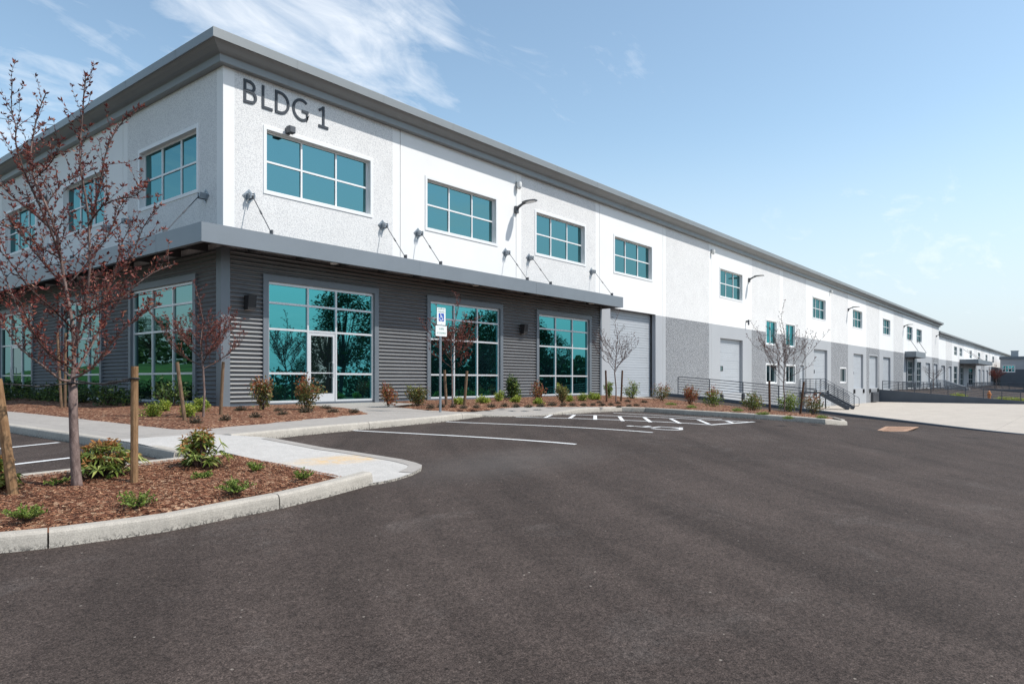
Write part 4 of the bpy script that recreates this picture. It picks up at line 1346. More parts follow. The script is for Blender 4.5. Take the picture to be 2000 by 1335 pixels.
ry = np.linspace(-.75, -8.0, 8)
railing('railing', 'dark seven bar pipe railing along the drive edge above the dock pit', [(XE-.08, y, zwtop(y)) for y in ry], .95, 7, [0, .25, .5, .75, 1.0], curl=True)
yy2 = np.linspace(-.3, -13, 5)
railing('railing', 'far dark pipe railing on top of the tall retaining wall', [(78.46, y, -.30+.0814*y) for y in yy2], 1.0, 6, [k/8 for k in range(9)], r=.034)
# dock stairs
def stairs(label, X, w, ydeck, zdeck, yend, zend, n=7, group=None, mat=None, r=.022):
    mt = mat or M['rail']
    t = thing('dock_stairs', label, 'stairs', (X, ydeck, zend), 0, group)
    O = Vector((X, ydeck, zend))
    def L(x, y, z): return Vector((x, y, z))-O
    mb = MB(); a = L(X, ydeck, zdeck-.12); b = L(X+w, 0, zdeck); mb.box(a.x, b.x, a.y, b.y, a.z, b.z); mb.build('landing', mt, t)
    for xx in (X, X+w):
        mb = MB(); mb.bar(L(xx, ydeck, zdeck-.12), L(xx, yend, zend+.05), .05, .3); mb.build('stringer', mt, t)
    for k in range(n):
        u = (k+1)/(n+1); mb = MB(); c = L(X, ydeck+(yend-ydeck)*u, zdeck+(zend-zdeck)*u); mb.box(c.x, c.x+w, c.y-.14, c.y+.14, c.z-.04, c.z); mb.build('tread', mt, t)
    for xx in (X, X+w):
        mb = MB(); mb.bar(L(xx, ydeck+.02, zend), L(xx, ydeck+.02, zdeck-.1), .08, .08); mb.build('leg', mt, t)
        railing('', '', [L(xx, -.05, zdeck), L(xx, ydeck, zdeck)], 1.05, 7, [0, .5, 1], mat=mt, r=r, parent=t)
        railing('', '', [L(xx, ydeck, zdeck), L(xx, yend, zend+.15)], 1.0, 7, [.3, .62, 1], mat=mt, r=r, parent=t)
        e = L(xx, yend, zend); mb = MB(); mb.tube([e+Vector((0, 0, 1.1)), e+Vector((0, -.3, .95)), e+Vector((0, -.36, .85)), e+Vector((0, -.36, .35)), e+Vector((0, -.3, .25)), e+Vector((0, 0, .25))], .02, 6); mb.build('handrail_loop', mt, t)
    return t
stairs('dark steel stairs with pipe rails leading down from the dock door behind the slim tree', 49.6, 1.6, -1.6, -.22, -3.75, -1.58, 7)
stairs('far pale railed steel stairs descending beyond the tall retaining wall', 112.8, 1.6, -1.8, -.3, -4.6, -1.5, 7, mat=M['galv'], r=.045)
mb = MB(); mb.box(135, 135.4, -46, -2.0, -1.9, -.75)
tag(mb.build('retaining_wall', M['retain']), 'farthest dark grey ramp wall, behind the orange hydrant', 'wall')
railing('railing', 'far railing on the ramp wall behind the orange hydrant', [(135.2, -2.2, -.75), (135.2, -20, -.75)], 1.05, 6, [k/9 for k in range(10)], r=.045)
railing('railing', 'far railing in front of the far entry canopy', [(86, -1.0, -.5), (108, -1.9, -.6)], 1.05, 6, [k/10 for k in range(11)], r=.036)
railing('railing', 'farthest low railing in front of the second building', [(140, -2.5, -.6), (176, -2.5, -.6)], 1.0, 6, [k/14 for k in range(15)], r=.045)
railing('railing', 'dark railing by the low building at the right edge', [(150, -6, -1.2), (150, -22, -1.68)], 1.1, 6, [k/8 for k in range(9)])

# hydrant
hp = Vector((81.0, -10.1, float(zd2(81, -10.1))))
t = thing('fire_hydrant', 'orange fire hydrant on the far driveway above the retaining wall', 'hydrant', hp)
mb = MB(); mb.lathe([(.20, 0), (.20, .06), (.14, .07), (.14, .55), (.19, .56), (.19, .62), (.15, .64), (.14, .72), (.10, .82), (.05, .87), (.04, .93), (0.01, .94)], (0, 0, 0), 16)
mb.build('barrel', M['hydrant'], t, smooth=False)
for a in (0, 90, 180):
    mb = MB(); d = Vector((math.cos(R_(a+230)), math.sin(R_(a+230)), 0)); mb.tube([d*.1+Vector((0, 0, .45)), d*.25+Vector((0, 0, .45))], .07 if a != 90 else .09, 10); mb.build('outlet', M['hydrant'], t)

# ------------------------------------------------------------------ accessible-parking sign
sp_ = P(860, 802, KH+.02)
t = thing('parking_sign', 'white reserved parking sign with blue wheelchair symbol and van plate on a steel post', 'sign', sp_, R_(-3))
t.scale = (.95, .95, .95)
S = t.rotation_euler.z
mb = MB(); mb.tube([(0, 0, -.1), (0, 0, 2.74)], .033, 12); mb.tube([(0, 0, 2.74), (0, 0, 2.75)], [.033, .01], 12); mb.build('post', M['galv'], t)
def plate(w, h, zc, name):
    mb = MB(); r = .02; pts = []
    for cx_, cz_, a0 in ((w/2-r, h/2-r, 0), (-w/2+r, h/2-r, 90), (-w/2+r, -h/2+r, 180), (w/2-r, -h/2+r, 270)):
        pts += [(cx_+r*math.cos(R_(a0+k*22.5)), cz_+r*math.sin(R_(a0+k*22.5))) for k in range(5)]
    f = [(x, -.040, z+zc) for x, z in pts]; b = [(x, -.036, z+zc) for x, z in pts]
    mb.q(f[::-1]); mb.q(b)
    for i in range(len(f)): mb.q([f[i], f[(i+1) % len(f)], b[(i+1) % len(f)], b[i]])
    return mb.build(name, M['sign_white'], t)
pA = plate(.305, .46, 2.52, 'sign_plate'); pB = plate(.40, .28, 2.13, 'van_plate')
def flat_rect(x0, x1, z0, z1_, y, m, parent, name):
    mb = MB(); mb.q([(x0, y, z0), (x1, y, z0), (x1, y, z1_), (x0, y, z1_)]); return mb.build(name, m, parent)
flat_rect(-.095, .095, 2.39, 2.60, -.042, M['sign_blue'], pA, 'symbol_field')
mb = MB()
for q4 in strokes(ISA, .09): mb.q([((p.x-.5)*.19+.0, -.044, 2.495+(p.y-.5)*.19) for p in q4])
mb.build('wheelchair_symbol', M['sign_white'], pA)
def text(body, size, x, y, z, mat, parent, name='lettering'):
    cu = bpy.data.curves.new('t', 'FONT'); cu.body = body; cu.size = size; cu.align_x = 'CENTER'; cu.align_y = 'CENTER'
    ob = bpy.data.objects.new('t', cu); COL.objects.link(ob)
    bpy.context.view_layer.update()
    me = bpy.data.meshes.new_from_object(ob.evaluated_get(bpy.context.evaluated_depsgraph_get()))
    bpy.data.objects.remove(ob)
    me.transform(Matrix.Rotation(math.pi/2, 4, 'X'))
    me.materials.clear(); me.materials.append(mat)
    o = bpy.data.objects.new(name, me); COL.objects.link(o); o.parent = parent; o.location = (x, y, z)
    return o
text('RESERVED', .054, 0, -.042, 2.71, M['sign_green'], pA); text('PARKING', .056, 0, -.042, 2.64, M['sign_green'], pA)
text('VAN', .085, 0, -.042, 2.185, M['sign_green'], pB); text('ACCESSIBLE', .062, 0, -.042, 2.075, M['sign_green'], pB)
mb = MB()
for c_ in ((0, 2.71+.035), (0, 2.315)): mb.tube([(c_[0], -.038, c_[1]), (c_[0], -.048, c_[1])], .008, 8)
mb.build('bolt', M['galv'], pA)

# ------------------------------------------------------------------ trees
def rnd_dir(zmin=-1, zmax=1):
    z = random.uniform(zmin, zmax); a = random.uniform(0, 6.283); r = math.sqrt(max(0, 1-z*z)); return Vector((r*math.cos(a), r*math.sin(a), z))
def spur_leaves(lf, p, d, n, L, m):
    for _ in range(n):
        q = (d*.5+rnd_dir(-.3, 1)).normalized()
        l = L*random.uniform(.55, 1.2)
        lf.leaf(p, q, rnd_dir(), l, l*.36, m, .15)
def dress(tr, lf, line, r0, tw_n, tw_len, leaf_L, leaf_d, m=0, twig_r=.0035, tipc=5):
    """twigs and leaf clusters along a branch (list of Vectors)"""
    L = [(line[i+1]-line[i]).length for i in range(len(line)-1)]; tot = sum(L)
    def at(s):
        for i, l in enumerate(L):
            if s <= l or i == len(L)-1: return line[i].lerp(line[i+1], min(1, s/max(l, 1e-6))), (line[i+1]-line[i]).normalized()
            s -= l
    n = max(1, int(tot*tw_n))
    for k in range(n):
        s = tot*(.12+.86*(k+random.random())/n); p, d = at(s)
        q = (d*.55+rnd_dir(-.15, .9)*.9).normalized(); ln = tw_len*random.uniform(.35, 1.15)*(1.15-.6*s/tot)
        pts = [p]; c = p; dd = q
        for j in range(3):
            dd = (dd+Vector((0, 0, .14))+rnd_dir()*.22).normalized(); c = c+dd*ln/3; pts.append(c)
        tr.tube(pts, [twig_r, twig_r*.8, twig_r*.6, twig_r*.3], 4, 1, False)
        m_ = max(2, int(ln*leaf_d))
        for j in range(m_):
            u = (j+.6)/m_*3; i = min(2, int(u)); pp = pts[i].lerp(pts[i+1], u-i); spur_leaves(lf, pp, dd, random.choice((2, 3, 3)), leaf_L, m)
        spur_leaves(lf, pts[-1], dd, tipc, leaf_L, m)
    m_ = int(tot*leaf_d*.8)
    for k in range(m_):
        p, d = at(tot*(.18+.82*k/m_)); spur_leaves(lf, p, d, 2, leaf_L, m)
    p, d = at(tot); spur_leaves(lf, p, d, tipc+4, leaf_L*1.15, m)

# foreground plum tree: limbs measured in the photo, each given its own depth
def big_tree():
    base = P(150, 950, .13)
    d0 = (Vector((base.x, base.y))-Vector((CAMX, CAMY))).dot(Vector(FV))
    def W3(px, py, dep):
        d = d0+dep; r = (px-1000)/FPX
        return Vector((CAMX+d*(FV[0]+r*RV[0]), CAMY+d*(FV[1]+r*RV[1]), CAMZ+(743-py)/FPX*d))-base
    t = thing('plum_tree', 'large red leafed young tree between two timber stakes in the foreground island', 'tree', base)
    tr = MB(); lf = MB()
    trunk = [(151, 962, 0), (150, 945, 0), (147, 905, 0), (145, 860, 0), (143, 800, 0), (142, 742, 0)]
    tr.tube([W3(*p) for p in trunk], [.062, .050, .044, .042, .040, .041], 12, 0)
    limbs = [
     ([(142, 742, 0), (145, 690, .02), (140, 625, .05), (128, 560, .06), (119, 505, .05), (112, 460, .1), (90, 400, .1), (66, 349, .15), (60, 310, .15), (64, 268, .2), (75, 220, .2), (89, 184, .2)], .026),
     ([(145, 690, .02), (158, 620, -.1), (172, 560, -.15), (175, 500, -.2), (172, 415, -.2), (159, 340, -.25), (156, 292, -.25), (160, 240, -.25), (165, 175, -.3), (167, 148, -.3)], .017),
     ([(119, 505, .05), (95, 440, -.1), (60, 365, -.15), (45, 328, -.2), (31, 280, -.2), (31, 244, -.2), (22, 214, -.2), (24, 160, -.25)], .012),
     ([(112, 460, .1), (70, 420, .3), (20, 380, .4), (-20, 330, .45), (-30, 270, .5)], .012),
     ([(172, 470, -.2), (186, 397, -.1), (198, 349, -.05), (204, 310, 0), (216, 274, 0), (232, 248, .05), (248, 226, .05)], .010),
     ([(172, 440, -.2), (200, 402, -.35), (234, 388, -.4), (264, 382, -.45), (281, 366, -.5)], .008),
     ([(158, 610, -.1), (200, 560, .2), (240, 520, .25), (261, 492, .3), (279, 445, .35), (304, 409, .35)], .012),
     ([(142, 735, 0), (175, 680, .2), (215, 610, .3), (262, 560, .35), (300, 532, .4), (340, 516, .45)], .016),
     ([(142, 738, 0), (178, 720, -.3), (225, 660, -.6), (270, 618, -.7), (308, 596, -.8)], .014),
     ([(142, 742, 0), (120, 742, -.1), (85, 715, -.25), (40, 680, -.4), (0, 625, -.5), (-50, 560, -.6)], .018),
     ([(142, 738, 0), (115, 715, .3), (70, 660, .5), (30, 590, .6), (0, 520, .7), (-40, 470, .8)], .015),
     ([(140, 640, .05), (100, 600, -.3), (55, 560, -.5), (15, 505, -.6), (-20, 470, -.7)], .010),
     ([(145, 690, 0), (165, 640, .4), (200, 590, .6), (225, 530, .7), (240, 470, .75), (262, 430, .8)], .010),
     ([(128, 560, .06), (165, 520, .3), (205, 470, .4), (225, 430, .5), (240, 395, .5)], .009),
     ([(128, 560, .06), (90, 520, .4), (50, 470, .5), (20, 430, .6)], .009),
     ([(140, 625, .05), (190, 600, -.4), (235, 585, -.6), (280, 575, -.7)], .008),
     ([(142, 720, 0), (95, 690, -.5), (60, 640, -.7), (40, 590, -.8), (10, 570, -.9)], .010),
     ([(90, 400, .1), (120, 360, .3), (150, 345, .35), (185, 330, .4)], .006),
     ([(66, 349, .15), (90, 330, -.1), (110, 300, -.2), (118, 285, -.2)], .005),
     ([(119, 505, .05), (75, 480, -.4), (30, 450, -.5), (0, 440, -.6)], .007)]
    for pl, r in limbs:
        line = [W3(*p) for p in pl]
        n = len(line)
        # smooth
        sm = []
        for i in range(n-1):
            sm.append(line[i]); a = line[i-1] if i else line[i]; b = line[i+2] if i < n-2 else line[i+1]
            sm.append((line[i]+line[i+1])*.5625-(a+b)*.0625)
        sm.append(line[-1]); k = len(sm)
        tr.tube(sm, [r*.8*(1-.86*(i/(k-1))**.7)+.002 for i in range(k)], 8, 0 if r > .012 else 1, False)
        dress(tr, lf, sm, r, 14, .46, .043, 26, 0, .0030, 6)
    tr.build('trunk', [M['bark'], M['bark_thin']], t, smooth=True)
    lf.build('crown', M['leaf_plum'], t)
    return t, base, W3
bt, btb, W3 = big_tree()

def young_tree(name, label, base, H, Wd, fork, nb, leaf_L, leaf_d, lmat, tw=5.0, seed=1, trunk_r=.024, group=None, tipc=4, tw_len=.35):
    random.seed(seed)
    t = thing(name, label, 'tree', base, 0, group)
    tr = MB(); lf = MB()
    lead = [Vector((random.uniform(-.03, .03)*k, random.uniform(-.03, .03)*k, H*u)) for k, u in enumerate((0, fork/H*.5, fork/H, .55, .7, .85, .98))]
    tr.tube([Vector((0, 0, -.08))]+lead, [trunk_r*1.25, trunk_r*1.1, trunk_r*.95, trunk_r*.85, trunk_r*.5, trunk_r*.34, trunk_r*.2, .003], 8, 0)
    dress(tr, lf, lead[3:], .01, tw, tw_len, leaf_L, leaf_d, 0, .003, tipc)
    for k in range(nb):
        u = k/nb; z0 = fork+(H*.62-fork)*u*.8
        a = k*2.4+random.uniform(-.4, .4); reach = Wd*(1-.45*u)*random.uniform(.75, 1.1); rise = (H-z0)*random.uniform(.40, .75)*(1-.25*u)
        p0 = None
        for i in range(len(lead)-1):
            if lead[i].z <= z0 <= lead[i+1].z: p0 = lead[i].lerp(lead[i+1], (z0-lead[i].z)/(lead[i+1].z-lead[i].z))
        if p0 is None: p0 = Vector((0, 0, z0))
        d = Vector((math.cos(a), math.sin(a), 0))
        line = [p0]
        for s in (.25, .5, .75, 1.0):
            line.append(p0+d*reach*(s**.9)+Vector((0, 0, rise*s**1.15))+rnd_dir()*.03*H)
        r = trunk_r*.5*(1-.4*u)
        tr.tube(line, [r, r*.75, r*.55, r*.35, .003], 6, 1, False)
        dress(tr, lf, line, r, tw, tw_len, leaf_L, leaf_d, 0, .003, tipc)
        for s in (.35, .6):
            i = int(s*4); q = line[i]; d2 = (d+rnd_dir(-.2, .6)*.8).normalized(); l2 = reach*.5
            ln = [q, q+d2*l2*.5+Vector((0, 0, l2*.3)), q+d2*l2*.8+Vector((0, 0, l2*.75))]
            tr.tube(ln, [r*.5, r*.3, .003], 5, 1, False); dress(tr, lf, ln, r, tw, tw_len*.8, leaf_L, leaf_d, 0, .003, tipc)
    tr.build('trunk', [M['bark'], M['bark_thin']], t, smooth=True)
    lf.build('crown', lmat, t)
    return t
def stake(label, base, top, r=.036, mat=None, group=None):
    base = Vector(base); mb = MB(); n = 6
    mb.tube([Vector((0, 0, -.15))]+[(Vector(top)-base)*(k/n) for k in range(n+1)], [r*1.02]+[r*(1.05-.08*k/n+.02*math.sin(k*2.1)) for k in range(n+1)], 10)
    o = mb.build('tree_stake', mat or M['stake'], None, smooth=False, loc=base)
    return tag(o, label, 'tree stake', group)
def at_depth(p, px, py):
    """point straight above/beside ground point p (same distance from the camera plane) seen at (px, py)"""
    d = (Vector((p.x, p.y))-Vector((CAMX, CAMY))).dot(Vector(FV)); r = (px-1000)/FPX
    return Vector((CAMX+d*(FV[0]+r*RV[0]), CAMY+d*(FV[1]+r*RV[1]), CAMZ+(743-py)/FPX*d))
sA = P(262, 946, .12); stA = at_depth(sA, 263, 715)
stake('upright round timber stake right of the large red leafed tree', sA, stA, .035)
sB = P(27, 972, .12); stB = at_depth(sB, -6, 740)
stake('leaning round timber stake at the left edge of the photo', sB, stB, .042)
mb = MB()
tk = Vector(W3(143, 748, -.02))+btb; tk2 = Vector(W3(143, 742, -.02))+btb
mb.tube([at_depth(sA, 263, 737), (at_depth(sA, 263, 737)+tk)*.5-Vector((0, 0, .035)), tk], .008, 6)
mb.tube([at_depth(sA, 263, 741), (at_depth(sA, 263, 741)+tk2)*.5-Vector((0, 0, .05)), tk2], .006, 6)
for k in range(9):
    a, b = at_depth(sA, 263, 739).lerp(tk, k/20), at_depth(sA, 263, 739).lerp(tk, (k+.7)/20)
    mb.tube([a-Vector((0, 0, .012)), b-Vector((0, 0, .02))], .011, 5)
for p, r_, dz in ((at_depth(sA, 263, 739), .041, .0), (tk, .047, 0)):
    mb.tube([p+Vector((math.cos(a)*r_, math.sin(a)*r_, 0)) for a in np.linspace(0, 6.283, 14)], .011, 5)
tag(mb.build('tree_tie', M['black']), 'black rubber strap tying the large tree to its right stake', 'tree tie')
mb = MB(); mb.tube([at_depth(sB, -5, 748), (at_depth(sB, -5, 748)+tk)*.5-Vector((0, 0, .03)), tk], .007, 6)
tag(mb.build('tree_tie', M['black']), 'thin black strap from the large tree to the leaning left stake', 'tree tie')

def px_tree(bx, by, ty, wpx, forkpy, name, label, **k):
    p = P(bx, by, KH+.03); d = (Vector((p.x, p.y))-Vector((CAMX, CAMY))).dot(Vector(FV)); s = d/FPX
    return young_tree(name, label, p, (by-ty)*s, wpx*s*.5, (by-forkpy)*s, **k), p
GT = 'young staked trees along the building'
_, tp1 = px_tree(397, 815, 545, 220, 720, 'plum_tree', 'small reddish tree between leaning stakes at the building corner', nb=12, leaf_L=.046, leaf_d=24, lmat=M['leaf_plum'], seed=11, tw=9, group=GT)
_, tp2 = px_tree(884, 793, 567, 125, 722, 'plum_tree', 'slim dark red tree behind the wheelchair parking sign', nb=14, leaf_L=.048, leaf_d=26, lmat=M['leaf_plum'], seed=5, tw=10, group=GT)
_, tp3 = px_tree(1203, 785, 602, 115, 728, 'plum_tree', 'nearly bare slim tree in front of the large roll up door', nb=13, leaf_L=.040, leaf_d=9, lmat=M['leaf_brown'], seed=21, tw=9, group=GT, tipc=2)
_, tp4 = px_tree(1532, 805, 582, 160, 752, 'plum_tree', 'sparse dark tree before the narrow window pairs at the island end', nb=15, leaf_L=.046, leaf_d=14, lmat=M['leaf_brown'], seed=33, tw=8, group=GT, tipc=4)
def px_stake(label, b, tpx, r, mat, off=KH+.03):
    p = P(*b, off); stake(label, p, at_depth(p, *tpx), r, mat)
px_stake('leaning stake left of the small tree at the building corner', (361, 822), (346, 707), .035, M['stake_mid'])
px_stake('upright stake right of the small tree at the building corner', (431, 810), (436, 706), .035, M['stake_mid'])
px_stake('stake left of the tree behind the parking sign', (872, 792), (868, 722), .04, M['stake_mid'])
px_stake('stake right of the tree behind the parking sign', (907, 792), (912, 724), .04, M['stake_mid'])
px_stake('thin dark stake left of the bare tree by the roll up door', (1185, 785), (1183, 723), .035, M['stake_dark'])
px_stake('thin dark stake right of the bare tree by the roll up door', (1213, 784), (1215.5, 723), .035, M['stake_dark'])
px_stake('dark stake left of the sparse tree at the island end', (1503.5, 805), (1502.5, 743), .045, M['stake_dark'])
px_stake('dark stake right of the sparse tree at the island end', (1563, 808), (1570, 745), .045, M['stake_dark'])
px_stake('grey post behind the large tree trunk, left of two', (120, 797), (112, 650), .032, M['stake_mid'])
px_stake('grey post behind the large tree trunk, right of two', (127, 796), (128, 650), .032, M['stake_mid'])
# far small trees
young_tree('plum_tree', 'bare spreading tree near the far entry canopy', (97.0, -2.6, -.6), 4.2, 2.0, 1.2, 12, .05, 4, M['leaf_brown'], 3.5, 41, .05, tipc=2, tw_len=.6)
young_tree('plum_tree', 'dark purple leafed tree in front of the second building', (158.0, -4.5, -.8), 4.6, 1.6, 1.3, 12, .14, 10, M['leaf_plum'], 4, 43, .07, tipc=5, tw_len=.8)

# ------------------------------------------------------------------ shrubs
def rosette(lf, c, ax, n, L, Wd, m, droop=.25):
    ax = Vector(ax).normalized(); a = ax.cross(Vector((.3, .9, .1))).normalized(); b = ax.cross(a)
    ph = random.random()*6
    for i in range(n):
        t = ph+6.283*i/n+random.uniform(-.25, .25); el = random.uniform(-.15, .65)
        d = (a*math.cos(t)+b*math.sin(t))*math.cos(el)+ax*math.sin(el)
        l = L*random.uniform(.75, 1.15); lf.leaf(c, d, ax, l, Wd*random.uniform(.8, 1.15), m, .12, droop*random.uniform(.3, 1.3))
def rhodo(label, base, w, h, seed, n=70, spent=.5, group=None, L=.105):
    random.seed(seed)
    t = thing('rhododendron', label, 'shrub', base, 0, group)
    lf = MB(); st_ = MB()
    for k in range(n):
        a = random.uniform(0, 6.283); u = random.random()**.6; zz = random.random()
        rr = w/2*u*math.sqrt(max(.08, 1-(zz-.35)**2*1.9)); lump = 1+.22*math.sin(a*3+seed)
        p = Vector((rr*math.cos(a)*lump, rr*math.sin(a)*lump, h*(.12+.82*zz*(1-.25*u))))
        ax = (Vector((p.x, p.y, 0))*(1.2/w)+Vector((0, 0, .75))+rnd_dir()*.3)
        st_.tube([Vector((p.x*.12, p.y*.12, 0)), Vector((p.x*.6, p.y*.6, p.z*.5)), p], [.008, .006, .004], 4, 0, False)
        rosette(lf, p, ax, random.randint(6, 10), L, L*.27, 0, .35)
        if random.random() < spent and p.z > h*.35:
            for _ in range(random.randint(10, 18)):
                lf.leaf(p+ax.normalized()*.02+rnd_dir()*.035, rnd_dir(-.2, 1), rnd_dir(), L*.6, L*.22, 1, .2, .1)
    st_.build('stem', M['bark_thin'], t); lf.build('foliage', [M['leaf_rhodo'], M['leaf_spent']], t)
    return t
def shrub(name, label, base, w, h, seed, mats, split, n, L, asp=.4, cat='shrub', group=None, shape='dome', upright=.5, stems=10, lmp=.25):
    """leafy shrub with random leaf sprays; split(p, w, h) picks a material"""
    random.seed(seed)
    t = thing(name, label, cat, base, 0, group)
    lf = MB(); st_ = MB()
    tips = []
    for k in range(stems):
        a = 6.283*k/stems+random.uniform(-.3, .3); u = random.uniform(.15, 1)
        if shape == 'dome': top = Vector((math.cos(a)*w*.46*u, math.sin(a)*w*.46*u, h*(1-.55*u*u)*random.uniform(.75, 1.05)))
        elif shape == 'cone': top = Vector((math.cos(a)*w*.4*u, math.sin(a)*w*.4*u, h*(1-.85*u)*random.uniform(.85, 1.02)))
        else: top = Vector((math.cos(a)*w*.42*u, math.sin(a)*w*.42*u, h*random.uniform(.55, 1.0)*(1-.25*u)))
        st_.tube([Vector((top.x*.1, top.y*.1, 0)), Vector((top.x*.6, top.y*.6, top.z*.5)), top], [.010, .007, .003], 4, 0, False)
        tips.append(top)
    for k in range(n):
        tp = random.choice(tips); s = random.random()**.55
        p = Vector((tp.x*(.1+.9*s), tp.y*(.1+.9*s), tp.z*(.12+.88*s)))+rnd_dir()*w*lmp*random.random()**.7
        if p.z < .02: p.z = abs(p.z)+.02
        d = (Vector((p.x, p.y, 0)).normalized()*.5+Vector((0, 0, upright))+rnd_dir()*.8).normalized() if p.length > 1e-3 else Vector((0, 0, 1))
        l = L*random.uniform(.6, 1.25); lf.leaf(p, d, rnd_dir(), l, l*asp, split(p, w, h), .15, random.uniform(0, .3))
    st_.build('stem', M['bark_thin'], t); lf.build('foliage', [M[m] for m in mats], t)
    return t
def sc_at(p): return (Vector((p.x, p.y))-Vector((CAMX, CAMY))).dot(Vector(FV))/FPX
def ps(bx, by, wpx, hpx, off=KH+.03):
    p = P(bx, by, off); s = sc_at(p); return p, wpx*s, hpx*s
GR = 'rhododendrons in the foreground island'
p, w, h = ps(207, 931, 112, 76, .13); rhodo('wide leafy rhododendron with orange spent blooms between the trunk and the right stake', p, w, h, 3, 80, .55, GR)
p, w, h = ps(392, 913, 90, 76, .13); rhodo('compact rhododendron with brown spent blooms at the pad end of the island', p, w, h, 4, 60, .6, GR)
p, w, h = ps(-16, 958, 90, 76, .13); rhodo('rhododendron cut off by the left edge of the photo', p, w, h, 6, 60, .5, GR)
# small ground covers of the island
def cover(label, px, py, wpx, hpx, seed, mat='leaf_mid', n=260, L=.034, off=.13):
    p, w, h = ps(px, py, wpx, hpx, off)
    random.seed(seed); t = thing('ground_cover_plant', label, 'plant', p, 0, 'little green plants in the foreground island')
    lf = MB(); st_ = MB()
    for k in range(max(8, n//16)):
        a = random.uniform(0, 6.283); u = random.uniform(.2, 1)**.7; top = Vector((math.cos(a)*w*.5*u, math.sin(a)*w*.5*u, h*random.uniform(.45, 1.0)*(1-.45*u)))
        st_.tube([Vector((0, 0, 0)), Vector((top.x*.6, top.y*.6, top.z*.7)), top], [.003, .002, .001], 4, 0, False)
        for j in range(16):
            s = .25+.75*j/16; q = Vector((top.x*s, top.y*s, top.z*(s**.8)))+rnd_dir()*.006; lf.leaf(q, (rnd_dir(-.1, 1)+Vector((0, 0, .3))), rnd_dir(), L*random.uniform(.6, 1.2), L*.42, 0, .15)
    st_.build('stem', M['bark_thin'], t); lf.build('foliage', M[mat], t)
cover('bright green sprawling plant nearest the kerb at lower left', 52, 1018, 86, 46, 1, n=520)
cover('open green plant at the middle of the island near the kerb', 265, 994, 80, 50, 2, n=480)
cover('yellowish green clump by the front kerb, right part of the island', 460, 965, 82, 42, 3, 'leaf_mid', 560)
cover('flat green sprig in front of the compact rhododendron', 397, 936, 58, 22, 4, n=300)
cover('small green tuft beside the concrete pad', 497, 922, 40, 30, 5, n=300)
cover('greenish brown tuft at the right tip of the island', 590, 938, 48, 30, 6, n=300)
cover('faint low grass tuft left of the large tree trunk', 112, 945, 56, 12, 7, n=180)
cover('tiny sprout right of the large tree trunk', 216, 938, 18, 12, 8, n=60)

def sp_red(p, w, h): return 1 if p.z > h*random.uniform(.45, 1.05) else 0
def sp_redall(p, w, h): return 1 if random.random() < .75 else 0
def sp_limetop(p, w, h): return 1 if p.z > h*random.uniform(.6, 1.1) else 0
def sp0(p, w, h): return 0
def sp_half(p, w, h): return 1 if random.random() < .3 else 0
G2 = 'shrubs along the building front'
def S(name, label, bx, by, wpx, hpx, seed, mats, split, n, L, **k):
    p, w, h = ps(bx, by, wpx, hpx); return shrub(name, label, p, w*1.05, h*1.06, seed, mats, split, int(n*1.45), L, group=G2, **k)
nl = ['leaf_nandina', 'leaf_red']
S('nandina', 'tall orange tipped shrub left of the first storefront door', 513, 802, 48, 66, 51, nl, sp_red, 700, .085, shape='up')
S('nandina', 'bushy green and orange shrub in front of the glass entrance door', 597, 801, 62, 64, 52, nl, sp_red, 900, .085, shape='up')
S('nandina', 'reddish low shrub on the siding right of the entrance door', 758, 793, 42, 40, 53, nl, sp_redall, 520, .08, shape='dome')
S('pieris', 'yellow topped shrub left of the second storefront', 816, 793, 44, 48, 54, ['leaf_nandina', 'leaf_lime'], sp_limetop, 700, .08, shape='up')
S('dwarf_cypress', 'dark green conical evergreen between second and third storefronts', 1001, 783, 46, 60, 55, ['leaf_dark', 'leaf_mid'], sp_half, 1500, .075, shape='cone', asp=.5, lmp=.16, stems=26)
S('nandina', 'thin red leaved shrub at the left of the third storefront', 1051, 787, 32, 46, 56, nl, sp_redall, 330, .085, shape='up')
S('pieris', 'lime topped shrub in front of the third storefront', 1098, 787, 28, 40, 57, ['leaf_nandina', 'leaf_lime'], sp_limetop, 520, .08, shape='up')
S('nandina', 'green shrub between the stakes by the roll up door', 1189, 778, 20, 36, 58, ['leaf_mid', 'leaf_lime'], sp_limetop, 420, .085, shape='up')
S('nandina', 'green shrub before the lower right of the large roll up door', 1234, 779, 34, 32, 59, ['leaf_mid', 'leaf_nandina'], sp_half, 520, .09, shape='dome')
S('nandina', 'loose shrub at the start of the pipe railing', 1293, 783, 42, 34, 60, nl, sp_red, 460, .09, shape='dome')
S('nandina', 'reddish shrub below the first railing bay', 1347, 790, 34, 36, 61, nl, sp_redall, 560, .09, shape='dome')
S('nandina', 'green shrub with orange tips below the second railing bay', 1393, 795, 38, 36, 62, ['leaf_mid', 'leaf_red'], sp_red, 600, .09, shape='dome')
S('nandina', 'round olive shrub below the third railing bay', 1470, 803, 38, 34, 63, ['leaf_nandina', 'leaf_mid'], sp_half, 700, .09, shape='dome')
S('nandina', 'wide green shrub behind the trunk of the island end tree', 1541, 805, 40, 36, 64, ['leaf_mid', 'leaf_lime'], sp_limetop, 700, .09, shape='dome')
S('nandina', 'last shrub at the right tip of the island, with reddish top', 1588, 811, 40, 42, 65, nl, sp_red, 600, .09, shape='dome')
